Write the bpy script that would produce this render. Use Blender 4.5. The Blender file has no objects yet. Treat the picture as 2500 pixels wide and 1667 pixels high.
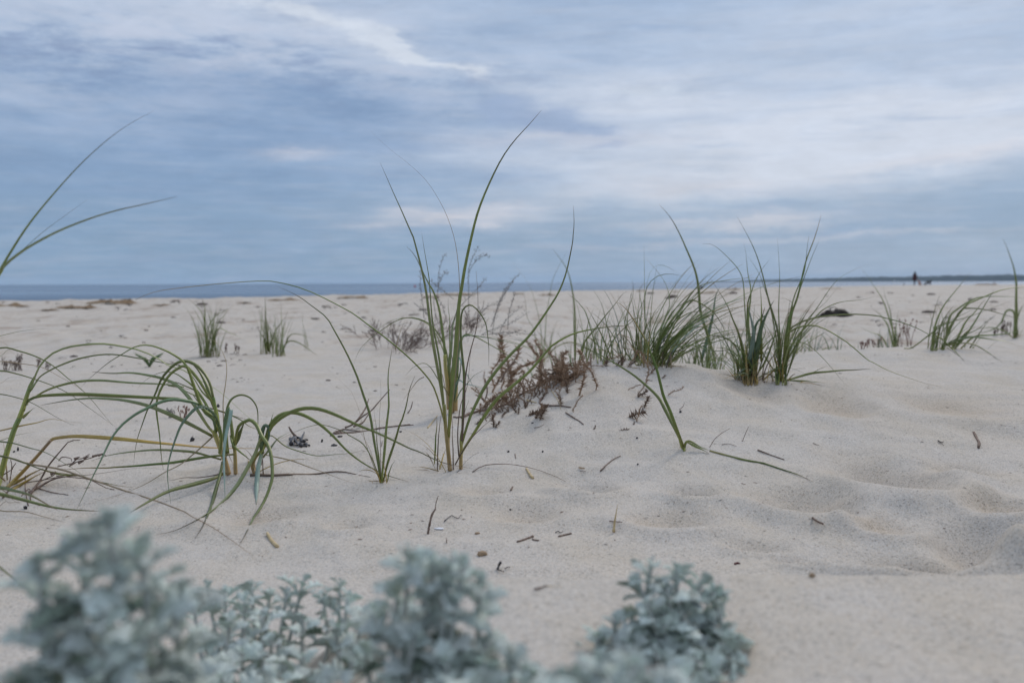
import bpy, bmesh, math, random
import numpy as np
from mathutils import Vector, Matrix, Quaternion
R = random.Random(7)
rng = np.random.default_rng(5)
S = bpy.context.scene
COL = S.collection

# ------------------------------------------------------------------ camera
CAM_H = 0.40
FPX = 2431.0            # focal length in pixels of the 2500 px wide photograph
PITCH = math.atan((833.5 - 690.0) / FPX)      # looking slightly down
ROLL = math.radians(0.21)
cam_d = bpy.data.cameras.new('camera'); cam = bpy.data.objects.new('camera', cam_d); COL.objects.link(cam)
cam_d.sensor_width = 23.6; cam_d.lens = 23.6 * FPX / 2500.0
cam_d.clip_start = 0.02; cam_d.clip_end = 40000
cam_d.dof.use_dof = True; cam_d.dof.focus_distance = 2.15; cam_d.dof.aperture_fstop = 3.3; cam_d.dof.aperture_blades = 9
rot = Matrix.Rotation(math.pi / 2 - PITCH, 3, 'X') @ Matrix.Rotation(-ROLL, 3, 'Z')
cam.matrix_world = Matrix.Translation((0, 0, CAM_H)) @ rot.to_4x4()
S.camera = cam
RM = np.array(rot)

# ------------------------------------------------------------------ world: overcast sky
SUN_EL, SUN_AZ = math.radians(38), math.radians(32)      # azimuth from +Y towards +X
W = bpy.data.worlds.new('World'); S.world = W; W.use_nodes = True
nt = W.node_tree; nt.nodes.clear()
class NG:
    def __init__(s, nt): s.nt = nt
    def n(s, typ, **kw):
        nd = s.nt.nodes.new(typ)
        for k, v in kw.items(): setattr(nd, k, v)
        return nd
    def put(s, sock, v):
        if hasattr(v, 'links') or isinstance(v, bpy.types.NodeSocket): s.nt.links.new(v, sock)
        else: sock.default_value = v
    def m(s, op, a, b=0.0, c=0.0, clamp=False):
        nd = s.n('ShaderNodeMath', operation=op); nd.use_clamp = clamp
        s.put(nd.inputs[0], a); s.put(nd.inputs[1], b)
        if op in ('MULTIPLY_ADD', 'SMOOTH_MIN', 'SMOOTH_MAX'): s.put(nd.inputs[2], c)
        return nd.outputs[0]
    def mix(s, f, a, b, blend='MIX'):
        nd = s.n('ShaderNodeMix', data_type='RGBA', blend_type=blend)
        s.put(nd.inputs[0], f); s.put(nd.inputs[6], a if not isinstance(a, tuple) else (*a[:3], 1)); s.put(nd.inputs[7], b if not isinstance(b, tuple) else (*b[:3], 1))
        return nd.outputs[2]
    def noise(s, vec, scale, detail=3, rough=0.5, dist=0.0, out=0):
        nd = s.n('ShaderNodeTexNoise'); s.put(nd.inputs['Vector'], vec); nd.inputs['Scale'].default_value = scale
        nd.inputs['Detail'].default_value = detail; nd.inputs['Roughness'].default_value = rough; nd.inputs['Distortion'].default_value = dist
        return nd.outputs[out]
    def ramp(s, f, stops, interp='LINEAR'):
        nd = s.n('ShaderNodeValToRGB'); cr = nd.color_ramp; cr.interpolation = interp
        while len(cr.elements) > 1: cr.elements.remove(cr.elements[-1])
        for i, (p, c) in enumerate(stops):
            e = cr.elements[0] if i == 0 else cr.elements.new(p)
            e.position = p; e.color = (*c, 1) if isinstance(c, tuple) else (c, c, c, 1)
        s.put(nd.inputs[0], f); return nd.outputs[0]
    def scalev(s, vec, sc):
        nd = s.n('ShaderNodeVectorMath', operation='MULTIPLY'); s.put(nd.inputs[0], vec); nd.inputs[1].default_value = sc
        return nd.outputs[0]
def lin(r, g, b):
    f = lambda c: (c / 255 / 12.92) if c / 255 <= 0.04045 else ((c / 255 + 0.055) / 1.055) ** 2.4
    return (f(r), f(g), f(b))
g = NG(nt)
tc = g.n('ShaderNodeTexCoord'); sep = g.n('ShaderNodeSeparateXYZ'); nt.links.new(tc.outputs['Generated'], sep.inputs[0])
X, Y, Z = sep.outputs
az = g.m('ARCTAN2', X, Y); el = g.m('ARCSINE', Z)
ns = g.scalev(tc.outputs['Generated'], (1.0, 1.0, 5.5))
warp1 = g.m('SUBTRACT', g.noise(ns, 5.0, 5, 0.6), 0.5)
warp2 = g.m('SUBTRACT', g.noise(g.scalev(tc.outputs['Generated'], (1.3, 1.0, 4.0)), 11.0, 5, 0.62), 0.5)
u = g.m('ADD', az, g.m('MULTIPLY', warp1, 0.16)); v = g.m('ADD', el, g.m('MULTIPLY', warp2, 0.035))
# vertical colour of the overcast (0 horizon .. 1 zenith); an overcast sky is brightest overhead
grad = g.ramp(g.m('MULTIPLY', el, 2 / math.pi, clamp=True),
              [(0.0, lin(134, 163, 190)), (0.03, lin(133, 162, 191)), (0.09, lin(148, 173, 205)), (0.13, lin(165, 186, 214)),
               (0.175, lin(172, 191, 217)), (0.40, (0.53, 0.62, 0.80)), (1.0, (0.78, 0.88, 1.06))])
def gauss(px, py, sx, sy, ang=0.0):
    cu, cv = math.atan((px - 1250) / FPX), math.atan((690 - py) / FPX)
    du = g.m('SUBTRACT', u, cu); dv = g.m('SUBTRACT', v, cv)
    c, s_ = math.cos(math.radians(ang)), math.sin(math.radians(ang))
    a = g.m('ADD', g.m('MULTIPLY', du, c * FPX / sx), g.m('MULTIPLY', dv, s_ * FPX / sx))
    b = g.m('ADD', g.m('MULTIPLY', du, -s_ * FPX / sy), g.m('MULTIPLY', dv, c * FPX / sy))
    return g.m('EXPONENT', g.m('MULTIPLY', g.m('ADD', g.m('MULTIPLY', a, a), g.m('MULTIPLY', b, b)), -0.5))
def total(lst):
    acc = None
    for (px, py, sx, sy, ang, amp) in lst:
        t = g.m('MULTIPLY', gauss(px, py, sx, sy, ang), amp)
        acc = t if acc is None else g.m('ADD', acc, t)
    return acc
streak = g.noise(g.scalev(tc.outputs['Generated'], (1, 1, 9.0)), 7.0, 7, 0.62, 0.3)
streak2 = g.noise(g.scalev(tc.outputs['Generated'], (1.2, 1, 14.0)), 13.0, 6, 0.6, 0.4)
bright = total([(400, 40, 420, 50, -4, .42), (860, 90, 230, 26, -17, .38), (1030, 140, 85, 12, -22, .35), (1560, 240, 170, 32, 0, .6),
                (1750, 320, 360, 60, 3, .45), (2200, 300, 380, 60, 6, .6), (1750, 450, 380, 50, 3, .7), (2400, 380, 260, 45, 6, .7),
                (2050, 110, 420, 60, 8, .35), (1230, 375, 180, 30, 0, .3)])
pink = total([(1120, 528, 130, 17, 3, .8), (1800, 548, 190, 10, 2, .5), (1420, 345, 200, 12, 0, .35), (1700, 465, 190, 16, 0, .35), (2400, 412, 170, 12, 6, .4), (1920, 590, 330, 6, 2, .3), (740, 380, 50, 9, 0, .35)])
dark = total([(350, 430, 600, 100, 0, .75), (860, 300, 420, 46, -6, .7), (1350, 300, 85, 22, -8, .85), (1440, 312, 60, 8, -2, .5), (1500, 358, 60, 9, 4, .4),
              (1270, 420, 110, 22, 0, .35), (2100, 560, 400, 45, 4, .35), (400, 610, 700, 50, 0, .2), (1350, 60, 300, 60, 0, .25), (650, 225, 420, 20, -3, .3)])
stA = g.m('MULTIPLY_ADD', streak, 1.9, 0.05)
bright = g.m('MULTIPLY', bright, stA, clamp=True)
darkf = g.m('MULTIPLY', dark, g.m('MULTIPLY_ADD', streak, -1.6, 1.75), clamp=True)
def patch(lst, lo, hi, k=.55):
    wob = g.m('MULTIPLY', g.m('SUBTRACT', ragged, 0.5), k)
    return g.ramp(g.m('ADD', total(lst), wob), [(lo, 0.0), (hi, 1.0)], 'EASE')
ragged = g.noise(g.scalev(tc.outputs['Generated'], (1, 1, 2.6)), 26.0, 8, 0.68, 0.3)
c0 = grad
# fine streaks over everything
c0 = g.mix(g.m('MULTIPLY', g.ramp(streak2, [(0.45, 0.0), (0.72, 1.0)]), 0.42), c0, lin(186, 196, 214))
c0 = g.mix(g.m('MULTIPLY', g.ramp(streak, [(0.28, 1.0), (0.5, 0.0)]), 0.40), c0, lin(136, 162, 196))
rough1 = g.noise(g.scalev(tc.outputs['Generated'], (1, 1.2, 4.5)), 9.0, 8, 0.68, 0.2)
upl = total([(300, 180, 520, 130, 0, 1.0), (1000, 220, 500, 70, -6, .6)])
c0 = g.mix(g.m('MULTIPLY', upl, g.ramp(rough1, [(0.42, 0.0), (0.60, .7)]), clamp=True), c0, lin(190, 199, 218))
c0 = g.mix(g.m('MULTIPLY', upl, g.ramp(rough1, [(0.36, .7), (0.49, 0.0)]), clamp=True), c0, lin(142, 160, 194))
horiz_r = total([(2100, 640, 700, 60, 0, .5)])
c0 = g.mix(g.m('MULTIPLY', horiz_r, 1.0, clamp=True), c0, lin(160, 180, 204))
above = g.ramp(el, [(0.30, 0.0), (0.7, 1.0)])
c1 = g.mix(g.m('MULTIPLY', darkf, 0.8, clamp=True), c0, lin(122, 151, 189))
c1 = g.mix(g.m('MULTIPLY', bright, .92), c1, lin(208, 216, 231))
c1 = g.mix(g.m('MULTIPLY', patch([(880, 98, 200, 13, -17, .75), (1050, 142, 95, 9, -24, .9), (600, 40, 200, 16, -8, .45)], .15, 1.25, 1.5), .72), c1, lin(216, 224, 236))
c1 = g.mix(g.m('MULTIPLY', patch([(1350, 300, 105, 30, -10, 1.0), (1460, 316, 75, 9, -4, .7), (1500, 358, 75, 9, 5, .6), (1240, 265, 60, 30, 10, .5)], .22, .95, .9), .62), c1, lin(146, 167, 201))
c1 = g.mix(g.m('MULTIPLY', patch([(1600, 240, 150, 26, 0, .7), (1500, 330, 200, 30, 3, .5)], .42, .9, .5), .5), c1, lin(210, 221, 234))
c1 = g.mix(g.m('MULTIPLY', pink, g.m('MULTIPLY_ADD', streak2, 1.6, 0.1), clamp=True), c1, lin(220, 217, 224))
tone = g.m('ADD', g.m('MULTIPLY', g.m('SUBTRACT', ragged, .5), .22), g.m('MULTIPLY', g.m('SUBTRACT', rough1, .5), .30))
c1 = g.scalev(c1, (1, 1, 1)); vm = g.n('ShaderNodeVectorMath', operation='SCALE'); g.put(vm.inputs[0], c1); g.put(vm.inputs['Scale'], g.m('ADD', tone, 1.0)); c1 = vm.outputs[0]
c1 = g.mix(above, c1, grad)
sky = g.n('ShaderNodeTexSky', sky_type='NISHITA'); sky.sun_disc = False
sky.sun_elevation = SUN_EL; sky.sun_rotation = SUN_AZ; sky.air_density = 1.0; sky.dust_density = 1.5
clouds10 = g.scalev(c1, (10, 10, 10))
final = g.mix(0.94, sky.outputs[0], clouds10)
bg = g.n('ShaderNodeBackground'); nt.links.new(final, bg.inputs[0]); bg.inputs[1].default_value = 0.1
wo = g.n('ShaderNodeOutputWorld'); nt.links.new(bg.outputs[0], wo.inputs[0])

sd = bpy.data.lights.new('sun', 'SUN'); sd.energy = 1.5; sd.angle = math.radians(16); sd.color = (1.0, 0.91, 0.80)
sun = bpy.data.objects.new('sun', sd); COL.objects.link(sun)
dirv = Vector((math.sin(SUN_AZ) * math.cos(SUN_EL), math.cos(SUN_AZ) * math.cos(SUN_EL), math.sin(SUN_EL)))
sun.rotation_euler = dirv.to_track_quat('Z', 'Y').to_euler(); sun.location = (0, 0, 50)
S.view_settings.view_transform = 'Standard'; S.view_settings.look = 'None'; S.view_settings.gamma = 1; S.view_settings.exposure = 0.0
S.view_settings.use_curve_mapping = False
S.render.engine = 'CYCLES'
try: S.cycles.volume_bounces = 1
except Exception: pass

# ------------------------------------------------------------------ projection helpers
CAM = np.array([0, 0, CAM_H])
def ray(px, py):
    d = RM @ np.array([(px - 1250.0) / FPX, (833.5 - py) / FPX, -1.0]); return d / d[1]
def at(px, py, dist): return CAM + ray(px, py) * dist
def hash2(ix, iy, seed):
    h = (ix.astype(np.int64) * 374761393 + iy.astype(np.int64) * 668265263 + seed * 2147483647) & 0xffffffff
    h = ((h ^ (h >> 13)) * 1274126177) & 0xffffffff
    return ((h ^ (h >> 16)) & 0xffff) / 65535.0
def vnoise(x, y, seed=0):
    ix, iy = np.floor(x), np.floor(y); fx, fy = x - ix, y - iy
    fx = fx * fx * fx * (fx * (fx * 6 - 15) + 10); fy = fy * fy * fy * (fy * (fy * 6 - 15) + 10)
    a, b = hash2(ix, iy, seed), hash2(ix + 1, iy, seed); c, d = hash2(ix, iy + 1, seed), hash2(ix + 1, iy + 1, seed)
    return (a + (b - a) * fx) * (1 - fy) + (c + (d - c) * fx) * fy
def fbm(x, y, seed=0, oct=3):
    s, amp, tot = 0, 1.0, 0
    for i in range(oct): s = s + amp * (vnoise(x, y, seed + i * 17) - 0.5); tot += amp; amp *= 0.5; x = x * 2.03 + 13.1; y = y * 2.03 + 7.7
    return s / tot * 2
def ss(a, b, t): t = np.clip((t - a) / (b - a), 0, 1); return t * t * (3 - 2 * t)
CR_A = [-.9, -.51, -.31, -.185, 0, .1, .185, .31, .40, .51, .9]; CR_D = [34, 37, 41, 49, 64, 73, 80, 104, 128, 142, 150]
PITS = []   # (x, y, rx, ry, depth) filled below from ground positions
def add_pit(px, py, wpx, hpx, depth, z0=0.0):
    d = ray(px, py); t = (CAM_H - z0) / -d[2]; y = t
    d2 = ray(px, py + hpx / 2); y1 = (CAM_H - z0) / -d2[2]
    d3 = ray(px, py - hpx / 2); y2 = (CAM_H - z0) / -d3[2]
    PITS.append((d[0] * t, (y1 + y2) / 2, wpx / 2 / FPX * y, (y2 - y1) / 2, depth))
for a in [(2170, 1170, 260, 95, .026), (1960, 1228, 250, 75, .022), (1690, 1212, 130, 40, .014), (1430, 1198, 150, 50, .016), (1640, 1275, 240, 55, .012), (2240, 1395, 330, 110, .034),
          (2520, 1370, 330, 190, .042), (1950, 1372, 110, 40, .010), (1850, 1330, 150, 30, .008), (2030, 1035, 180, 50, .014), (1830, 1020, 160, 45, .010), (850, 1290, 110, 35, .008),
          (1290, 1265, 170, 45, .009), (2350, 1150, 160, 40, .010), (2150, 1275, 170, 50, .012), (2440, 1240, 200, 50, .012), (620, 1260, 200, 70, .010), (2330, 1040, 260, 45, .009), (1180, 1205, 150, 40, .006)]:
    add_pit(*a[:4], a[4] * (1.95 if a[0] > 1600 else 1.6))
FEET = []
MX = [-.6, -.25, -.12, -.02, .10, .20, .242, .288, .45, .593, .654, .735, .90, 1.21, 2.5, 6.0]
MZ = [.0, .02, .035, .06, .115, .150, .165, .172, .160, .150, .128, .112, .105, .100, .09, .06]
def height(x, y):
    x = np.asarray(x, float); y = np.asarray(y, float)
    rr = np.hypot(x, y); a = np.where(y > 0.01, x / np.maximum(y, .01), np.sign(x) * 50)
    z = np.interp(rr, [0, 1.2, 2.2, 4.0, 7, 12, 25, 40, 90, 160], [0, 0, 0, -.05, -.11, -.15, -.19, -.20, -.15, -.12])
    # ridge behind the saltwort, lee side steeper
    H = np.interp(x, MX, MZ); yc = 3.1 + 0.12 * np.sin(x * 2.1) - 0.05
    t = y - yc; g1 = np.where(t < 0, 1 - ss(-1.15, 0, t), ss(0, .55, t)); g1 = 1 - g1
    z = z + H * g1
    # plateau and second swell on the right
    z = z + .10 * ss(.35, .9, x - (y - 3.6) * .1) * ss(3.0, 3.7, y) * (1 - ss(4.9, 6.3, y))
    z = z + .055 * ss(1.0, 1.6, x * 4.6 / np.maximum(y, .5)) * np.exp(-((y - 4.55) / .5) ** 2)
    # the near swell the silver plants stand on
    m = ss(-.27, -.06, x + (y - .95) * .1); bw = np.interp(x, [.4, .9], [.14, .75])
    z = z + .115 * m * (1 - ss(0, 1, (y - .93) / bw))
    z = z + .06 * np.exp(-(((x + .21) / .10) ** 2 + ((y - .66) / .13) ** 2))
    z = z + .07 * (1 - ss(.35, .75, rr)) * (1 - m)
    # hollows with a raised near rim
    for (hx, hy, rx, ry, dp) in PITS:
        ex, ey = (x - hx) / rx, (y - hy) / ry; q = ex * ex + ey * ey
        z = z - dp * np.exp(-q * 1.6) * (1 + .35 * ey) + .55 * dp * np.exp(-((np.sqrt(q + 1e-6) - 1.25) / .33) ** 2) * np.clip(.35 - .65 * ey, 0, 1)
    for (hx, hy, r_, h_) in FEET:
        q = ((x - hx) ** 2 + (y - hy) ** 2) / r_ ** 2; z = z + h_ * np.exp(-q * 1.5) - h_ * .9 * np.exp(-((np.sqrt(q) - 1.7) / .5) ** 2) * .5
    near = 1 - ss(6, 20, rr); z = z + (.008 * fbm(x * 4.2 + 5, y * 4.6, 71, 2) + .006 * (1 - np.abs(fbm(x * 5, y * 7, 77, 2)) * 2)) * ss(.9, 1.5, rr) * (1 - ss(4, 9, rr))
    z = z + .010 * fbm(x * 2.2, y * 2.2, 3) + .004 * fbm(x * 9, y * 9, 11, 3) * near + .0012 * fbm(x * 38, y * 30, 51, 2) * (1 - ss(2, 5, rr))
    z = z + .045 * fbm(x * .5, y * .35, 23) * ss(7, 16, rr) + .045 * (np.abs(fbm(x * 1.7, y * 1.3, 29)) - .25) * ss(6, 12, rr) + .022 * fbm(x * 4.5, y * 3.0, 37, 2) * ss(5.5, 9, rr) * (1 - ss(30, 60, rr))
    # fall to the water behind the crest of the beach
    crest = np.interp(a, CR_A, CR_D) * (1 + .012 * fbm(a * 30, a * 0 + 3, 31)); d = np.where(y > 0, y, -1e3)
    z = z - 1.9 * ss(0, .16, (d - crest) / crest)
    z = np.where(rr > 170, np.minimum(z, -1.9), z)
    return z
_hc = {}
def h1(x, y): return float(height(x, y))
def gdepths(pts):
    """y distances at which the rays through pixels meet the sand"""
    D = np.array([ray(p[0], p[1]) for p in pts]); lo = np.full(len(D), .3); hi = np.full(len(D), 160.0); miss = D[:, 2] > -.002
    for n_ in (150, 14, 10):
        f = np.linspace(0, 1, n_)[None, :]; Y_ = lo[:, None] * (hi / lo)[:, None] ** f
        below = CAM_H + D[:, 2:3] * Y_ < height(D[:, 0:1] * Y_, Y_); below[:, -1] = True
        k = np.maximum(np.argmax(below, 1), 1); r_ = np.arange(len(D)); lo, hi = Y_[r_, k - 1], Y_[r_, k]
    return np.where(miss, 200.0, np.where(hi > 158, 160.0, hi))
def gdepth(px, py): return float(gdepths([(px, py)])[0])
for (a_, b_, r_, h_) in [(1098, 1146, .10, .012), (931, 1178, .07, .008), (560, 1158, .12, .014), (622, 1153, .08, .010), (4, 1172, .12, .014), (1105, 1008, .12, .012), (1668, 1096, .06, .008)]:
    y_ = gdepth(a_, b_); FEET.append((float(ray(a_, b_)[0]) * y_, y_ + .02, r_, h_))
def ground(px, py):
    t = gdepth(px, py); p = CAM + ray(px, py) * t; p[2] = h1(p[0], p[1]); return p

# ------------------------------------------------------------------ object helpers
def mesh_obj(name, V, F, mat, parent=None, origin=(0, 0, 0), cols=None, smooth=True, mesh=None):
    if mesh is None:
        me = bpy.data.meshes.new(name); o_ = np.array(origin, float)
        V = np.asarray(V, float) - o_
        me.from_pydata(V.tolist(), [], [list(map(int, f)) for f in F])
        if smooth: me.polygons.foreach_set('use_smooth', [True] * len(me.polygons))
        if cols is not None:
            at_ = me.color_attributes.new('tint', 'FLOAT_COLOR', 'CORNER')
            at_.data.foreach_set('color', np.asarray(cols, np.float32).ravel())
        me.materials.append(mat); me.update()
    else: me = mesh
    o = bpy.data.objects.new(name, me); COL.objects.link(o)
    if parent is not None: o.parent = parent
    else: o.location = origin
    return o
def tag(o, label=None, cat=None, group=None, kind=None):
    if label: o['label'] = label
    if cat: o['category'] = cat
    if group: o['group'] = group
    if kind: o['kind'] = kind
    return o
def empty(name, loc, label, cat, group=None):
    o = bpy.data.objects.new(name, None); o.empty_display_size = .05; COL.objects.link(o); o.location = loc
    return tag(o, label, cat, group)
def principled(name):
    m = bpy.data.materials.new(name); m.use_nodes = True
    b = m.node_tree.nodes['Principled BSDF']; return m, NG(m.node_tree), b
# ------------------------------------------------------------------ materials
def mat_sand():
    m, g, b = principled('sand'); tcn = g.n('ShaderNodeTexCoord').outputs['Object']
    big = g.noise(tcn, 1.1, 4, .55); mid = g.noise(g.scalev(tcn, (1, .6, 1)), 6.5, 4, .6)
    base = g.mix(g.ramp(big, [(0.35, 0.0), (0.65, 1.0)]), (.525, .490, .442), (.55, .50, .44))
    base = g.mix(g.m('MULTIPLY', g.ramp(mid, [(0.42, 0.0), (0.68, 1.0)]), .55), base, (.50, .435, .345))
    at_ = g.n('ShaderNodeAttribute'); at_.attribute_name = 'zone'
    base = g.mix(g.m('MULTIPLY', at_.outputs['Fac'], .75), base, (.475, .40, .315))  # hollow mask: sand tone warmer and slightly darker in the hollows
    # grains
    vo = g.n('ShaderNodeTexVoronoi'); g.put(vo.inputs['Vector'], tcn); vo.inputs['Scale'].default_value = 620
    sp = g.n('ShaderNodeSeparateColor'); g.put(sp.inputs[0], vo.outputs['Color'])
    grain = g.ramp(sp.outputs[0], [(0.0, .42), (0.07, .62), (0.18, .88), (0.6, 1.0), (1.0, 1.16)])
    vo2 = g.n('ShaderNodeTexVoronoi'); g.put(vo2.inputs['Vector'], tcn); vo2.inputs['Scale'].default_value = 270
    sp2 = g.n('ShaderNodeSeparateColor'); g.put(sp2.inputs[0], vo2.outputs['Color'])
    grain2 = g.ramp(sp2.outputs[1], [(0.0, .55), (0.05, .80), (0.12, .97), (0.8, 1.0), (1.0, 1.07)])
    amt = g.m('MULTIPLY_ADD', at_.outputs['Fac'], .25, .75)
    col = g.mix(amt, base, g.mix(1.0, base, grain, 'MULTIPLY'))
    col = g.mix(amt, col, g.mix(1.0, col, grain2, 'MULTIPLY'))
    # warm quartz grains
    col = g.mix(g.m('MULTIPLY', g.ramp(sp.outputs[2], [(0.78, 0.0), (0.92, 1.0)]), .35), col, (.50, .36, .22))
    # drifted fine litter far out on the beach
    far = g.m('ADD', g.m('MULTIPLY', g.noise(g.scalev(tcn, (1.0, .25, 1)), 1.3, 7, .75), .6), g.m('MULTIPLY', g.noise(g.scalev(tcn, (1.0, .45, 1)), 4.0, 5, .7), .4))
    ffar = g.n('ShaderNodeAttribute'); ffar.attribute_name = 'litter'
    col = g.mix(g.m('MULTIPLY', g.ramp(far, [(0.50, 0.0), (0.62, 1.0)]), g.m('MULTIPLY', ffar.outputs['Fac'], .75)), col, (.29, .215, .16))
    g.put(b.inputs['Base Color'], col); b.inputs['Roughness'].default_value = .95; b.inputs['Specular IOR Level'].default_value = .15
    bm1 = g.n('ShaderNodeBump'); bm1.inputs['Strength'].default_value = .55; bm1.inputs['Distance'].default_value = .0008
    g.put(bm1.inputs['Height'], g.m('ADD', sp.outputs[1], g.noise(tcn, 900, 2, .6)))
    bm2 = g.n('ShaderNodeBump'); bm2.inputs['Strength'].default_value = .5; bm2.inputs['Distance'].default_value = .004
    g.put(bm2.inputs['Height'], g.noise(tcn, 60, 6, .65)); g.put(bm2.inputs['Normal'], bm1.outputs[0])
    bm3 = g.n('ShaderNodeBump'); bm3.inputs['Strength'].default_value = .35; bm3.inputs['Distance'].default_value = .012
    g.put(bm3.inputs['Height'], g.noise(g.scalev(tcn, (1, .7, 1)), 11, 4, .6)); g.put(bm3.inputs['Normal'], bm2.outputs[0])
    g.put(b.inputs['Normal'], bm3.outputs[0])
    return m
def mat_blade():
    m, g, b = principled('marram_leaf'); a = g.n('ShaderNodeAttribute'); a.attribute_name = 'tint'
    uvn = g.n('ShaderNodeTexCoord').outputs['Object']
    oi = g.n('ShaderNodeObjectInfo')
    var = g.m('MULTIPLY_ADD', oi.outputs['Random'], .5, .75)
    n1 = g.m('MULTIPLY_ADD', g.noise(uvn, 45, 5, .7), .8, .62)
    col = g.mix(1.0, a.outputs['Color'], g.m('MULTIPLY', var, n1), 'MULTIPLY')
    g.put(b.inputs['Base Color'], col); b.inputs['Roughness'].default_value = .42; b.inputs['Specular IOR Level'].default_value = .45
    tr = g.n('ShaderNodeBsdfTranslucent'); g.put(tr.inputs[0], g.mix(1.0, col, (1.25, 1.3, .6), 'MULTIPLY'))
    mx = g.n('ShaderNodeMixShader'); mx.inputs[0].default_value = .22
    out = m.node_tree.nodes['Material Output']
    g.put(mx.inputs[1], b.outputs[0]); g.put(mx.inputs[2], tr.outputs[0]); g.put(out.inputs[0], mx.outputs[0])
    return m
def mat_simple(name, c1, c2, scale=40, rough=.8, spec=.2, bump=.3, bdist=.001):
    m, g, b = principled(name); tcn = g.n('ShaderNodeTexCoord').outputs['Object']
    n = g.noise(tcn, scale, 5, .65)
    g.put(b.inputs['Base Color'], g.mix(g.ramp(n, [(0.35, 0.0), (0.68, 1.0)]), c1, c2)); b.inputs['Roughness'].default_value = rough; b.inputs['Specular IOR Level'].default_value = spec
    if bump:
        bp = g.n('ShaderNodeBump'); bp.inputs['Strength'].default_value = bump; bp.inputs['Distance'].default_value = bdist
        g.put(bp.inputs['Height'], n); g.put(b.inputs['Normal'], bp.outputs[0])
    return m
def mat_felt(name, c1, c2):
    m, g, b = principled(name); tcn = g.n('ShaderNodeTexCoord').outputs['Object']; oi = g.n('ShaderNodeObjectInfo')
    n = g.noise(tcn, 260, 4, .6)
    col = g.mix(n, c1, c2); col = g.mix(1.0, col, g.m('MULTIPLY_ADD', oi.outputs['Random'], .4, .78), 'MULTIPLY')
    g.put(b.inputs['Base Color'], col); b.inputs['Roughness'].default_value = .9; b.inputs['Specular IOR Level'].default_value = .15
    b.inputs['Sheen Weight'].default_value = .35; b.inputs['Sheen Roughness'].default_value = .5
    tr = g.n('ShaderNodeBsdfTranslucent'); g.put(tr.inputs[0], g.mix(1.0, col, (.85, .95, .8), 'MULTIPLY'))
    mx = g.n('ShaderNodeMixShader'); mx.inputs[0].default_value = .28; out = m.node_tree.nodes['Material Output']
    g.put(mx.inputs[1], b.outputs[0]); g.put(mx.inputs[2], tr.outputs[0]); g.put(out.inputs[0], mx.outputs[0])
    return m
M_SAND = mat_sand(); M_BLADE = mat_blade()
M_FELT = mat_felt('silver_felt', (.63, .705, .655), (.79, .845, .80)); M_FELT_D = mat_felt('old_felt', (.20, .27, .19), (.36, .43, .35))
M_FSTEM = mat_simple('felt_stem', (.36, .37, .33), (.52, .54, .50), 120, .9, .1, .3)
M_SALT = mat_simple('dry_saltwort', (.215, .14, .095), (.45, .315, .21), 90, .85, .15, .3)
M_SALT_D = mat_simple('dark_saltwort', (.13, .095, .08), (.24, .18, .15), 60, .85, .15, .3)
M_TWIG = mat_simple('twig_bark', (.10, .065, .048), (.27, .20, .16), 140, .8, .2, .6)
M_BLACK = mat_simple('black_seaweed', (.012, .011, .012), (.035, .028, .026), 80, .45, .5, .5)
M_STRAW = mat_simple('straw', (.42, .31, .15), (.60, .47, .27), 90, .7, .3, .3)
M_WRACK = mat_simple('brown_wrack', (.17, .115, .07), (.33, .24, .15), 6, .9, .1, .8, .05)
M_FLECK = mat_simple('weed_fleck', (.075, .062, .055), (.18, .145, .12), 30, .9, .1, .2)
M_STALK = mat_simple('thin_dry_stalk', (.19, .18, .17), (.27, .25, .22), 50, .85, .1, 0)
M_SHELL = mat_simple('white_shell', (.70, .70, .72), (.82, .82, .84), 80, .4, .4, .2)
M_TAN = mat_simple('tan_crumb', (.30, .20, .12), (.42, .31, .20), 80, .8, .2, .4)
M_RED = mat_simple('dark_red_bit', (.09, .02, .02), (.16, .05, .04), 80, .6, .3, .2)
M_DUNE_G = mat_simple('young_leaf', (.07, .13, .04), (.12, .19, .07), 60, .5, .4, .1)

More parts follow.
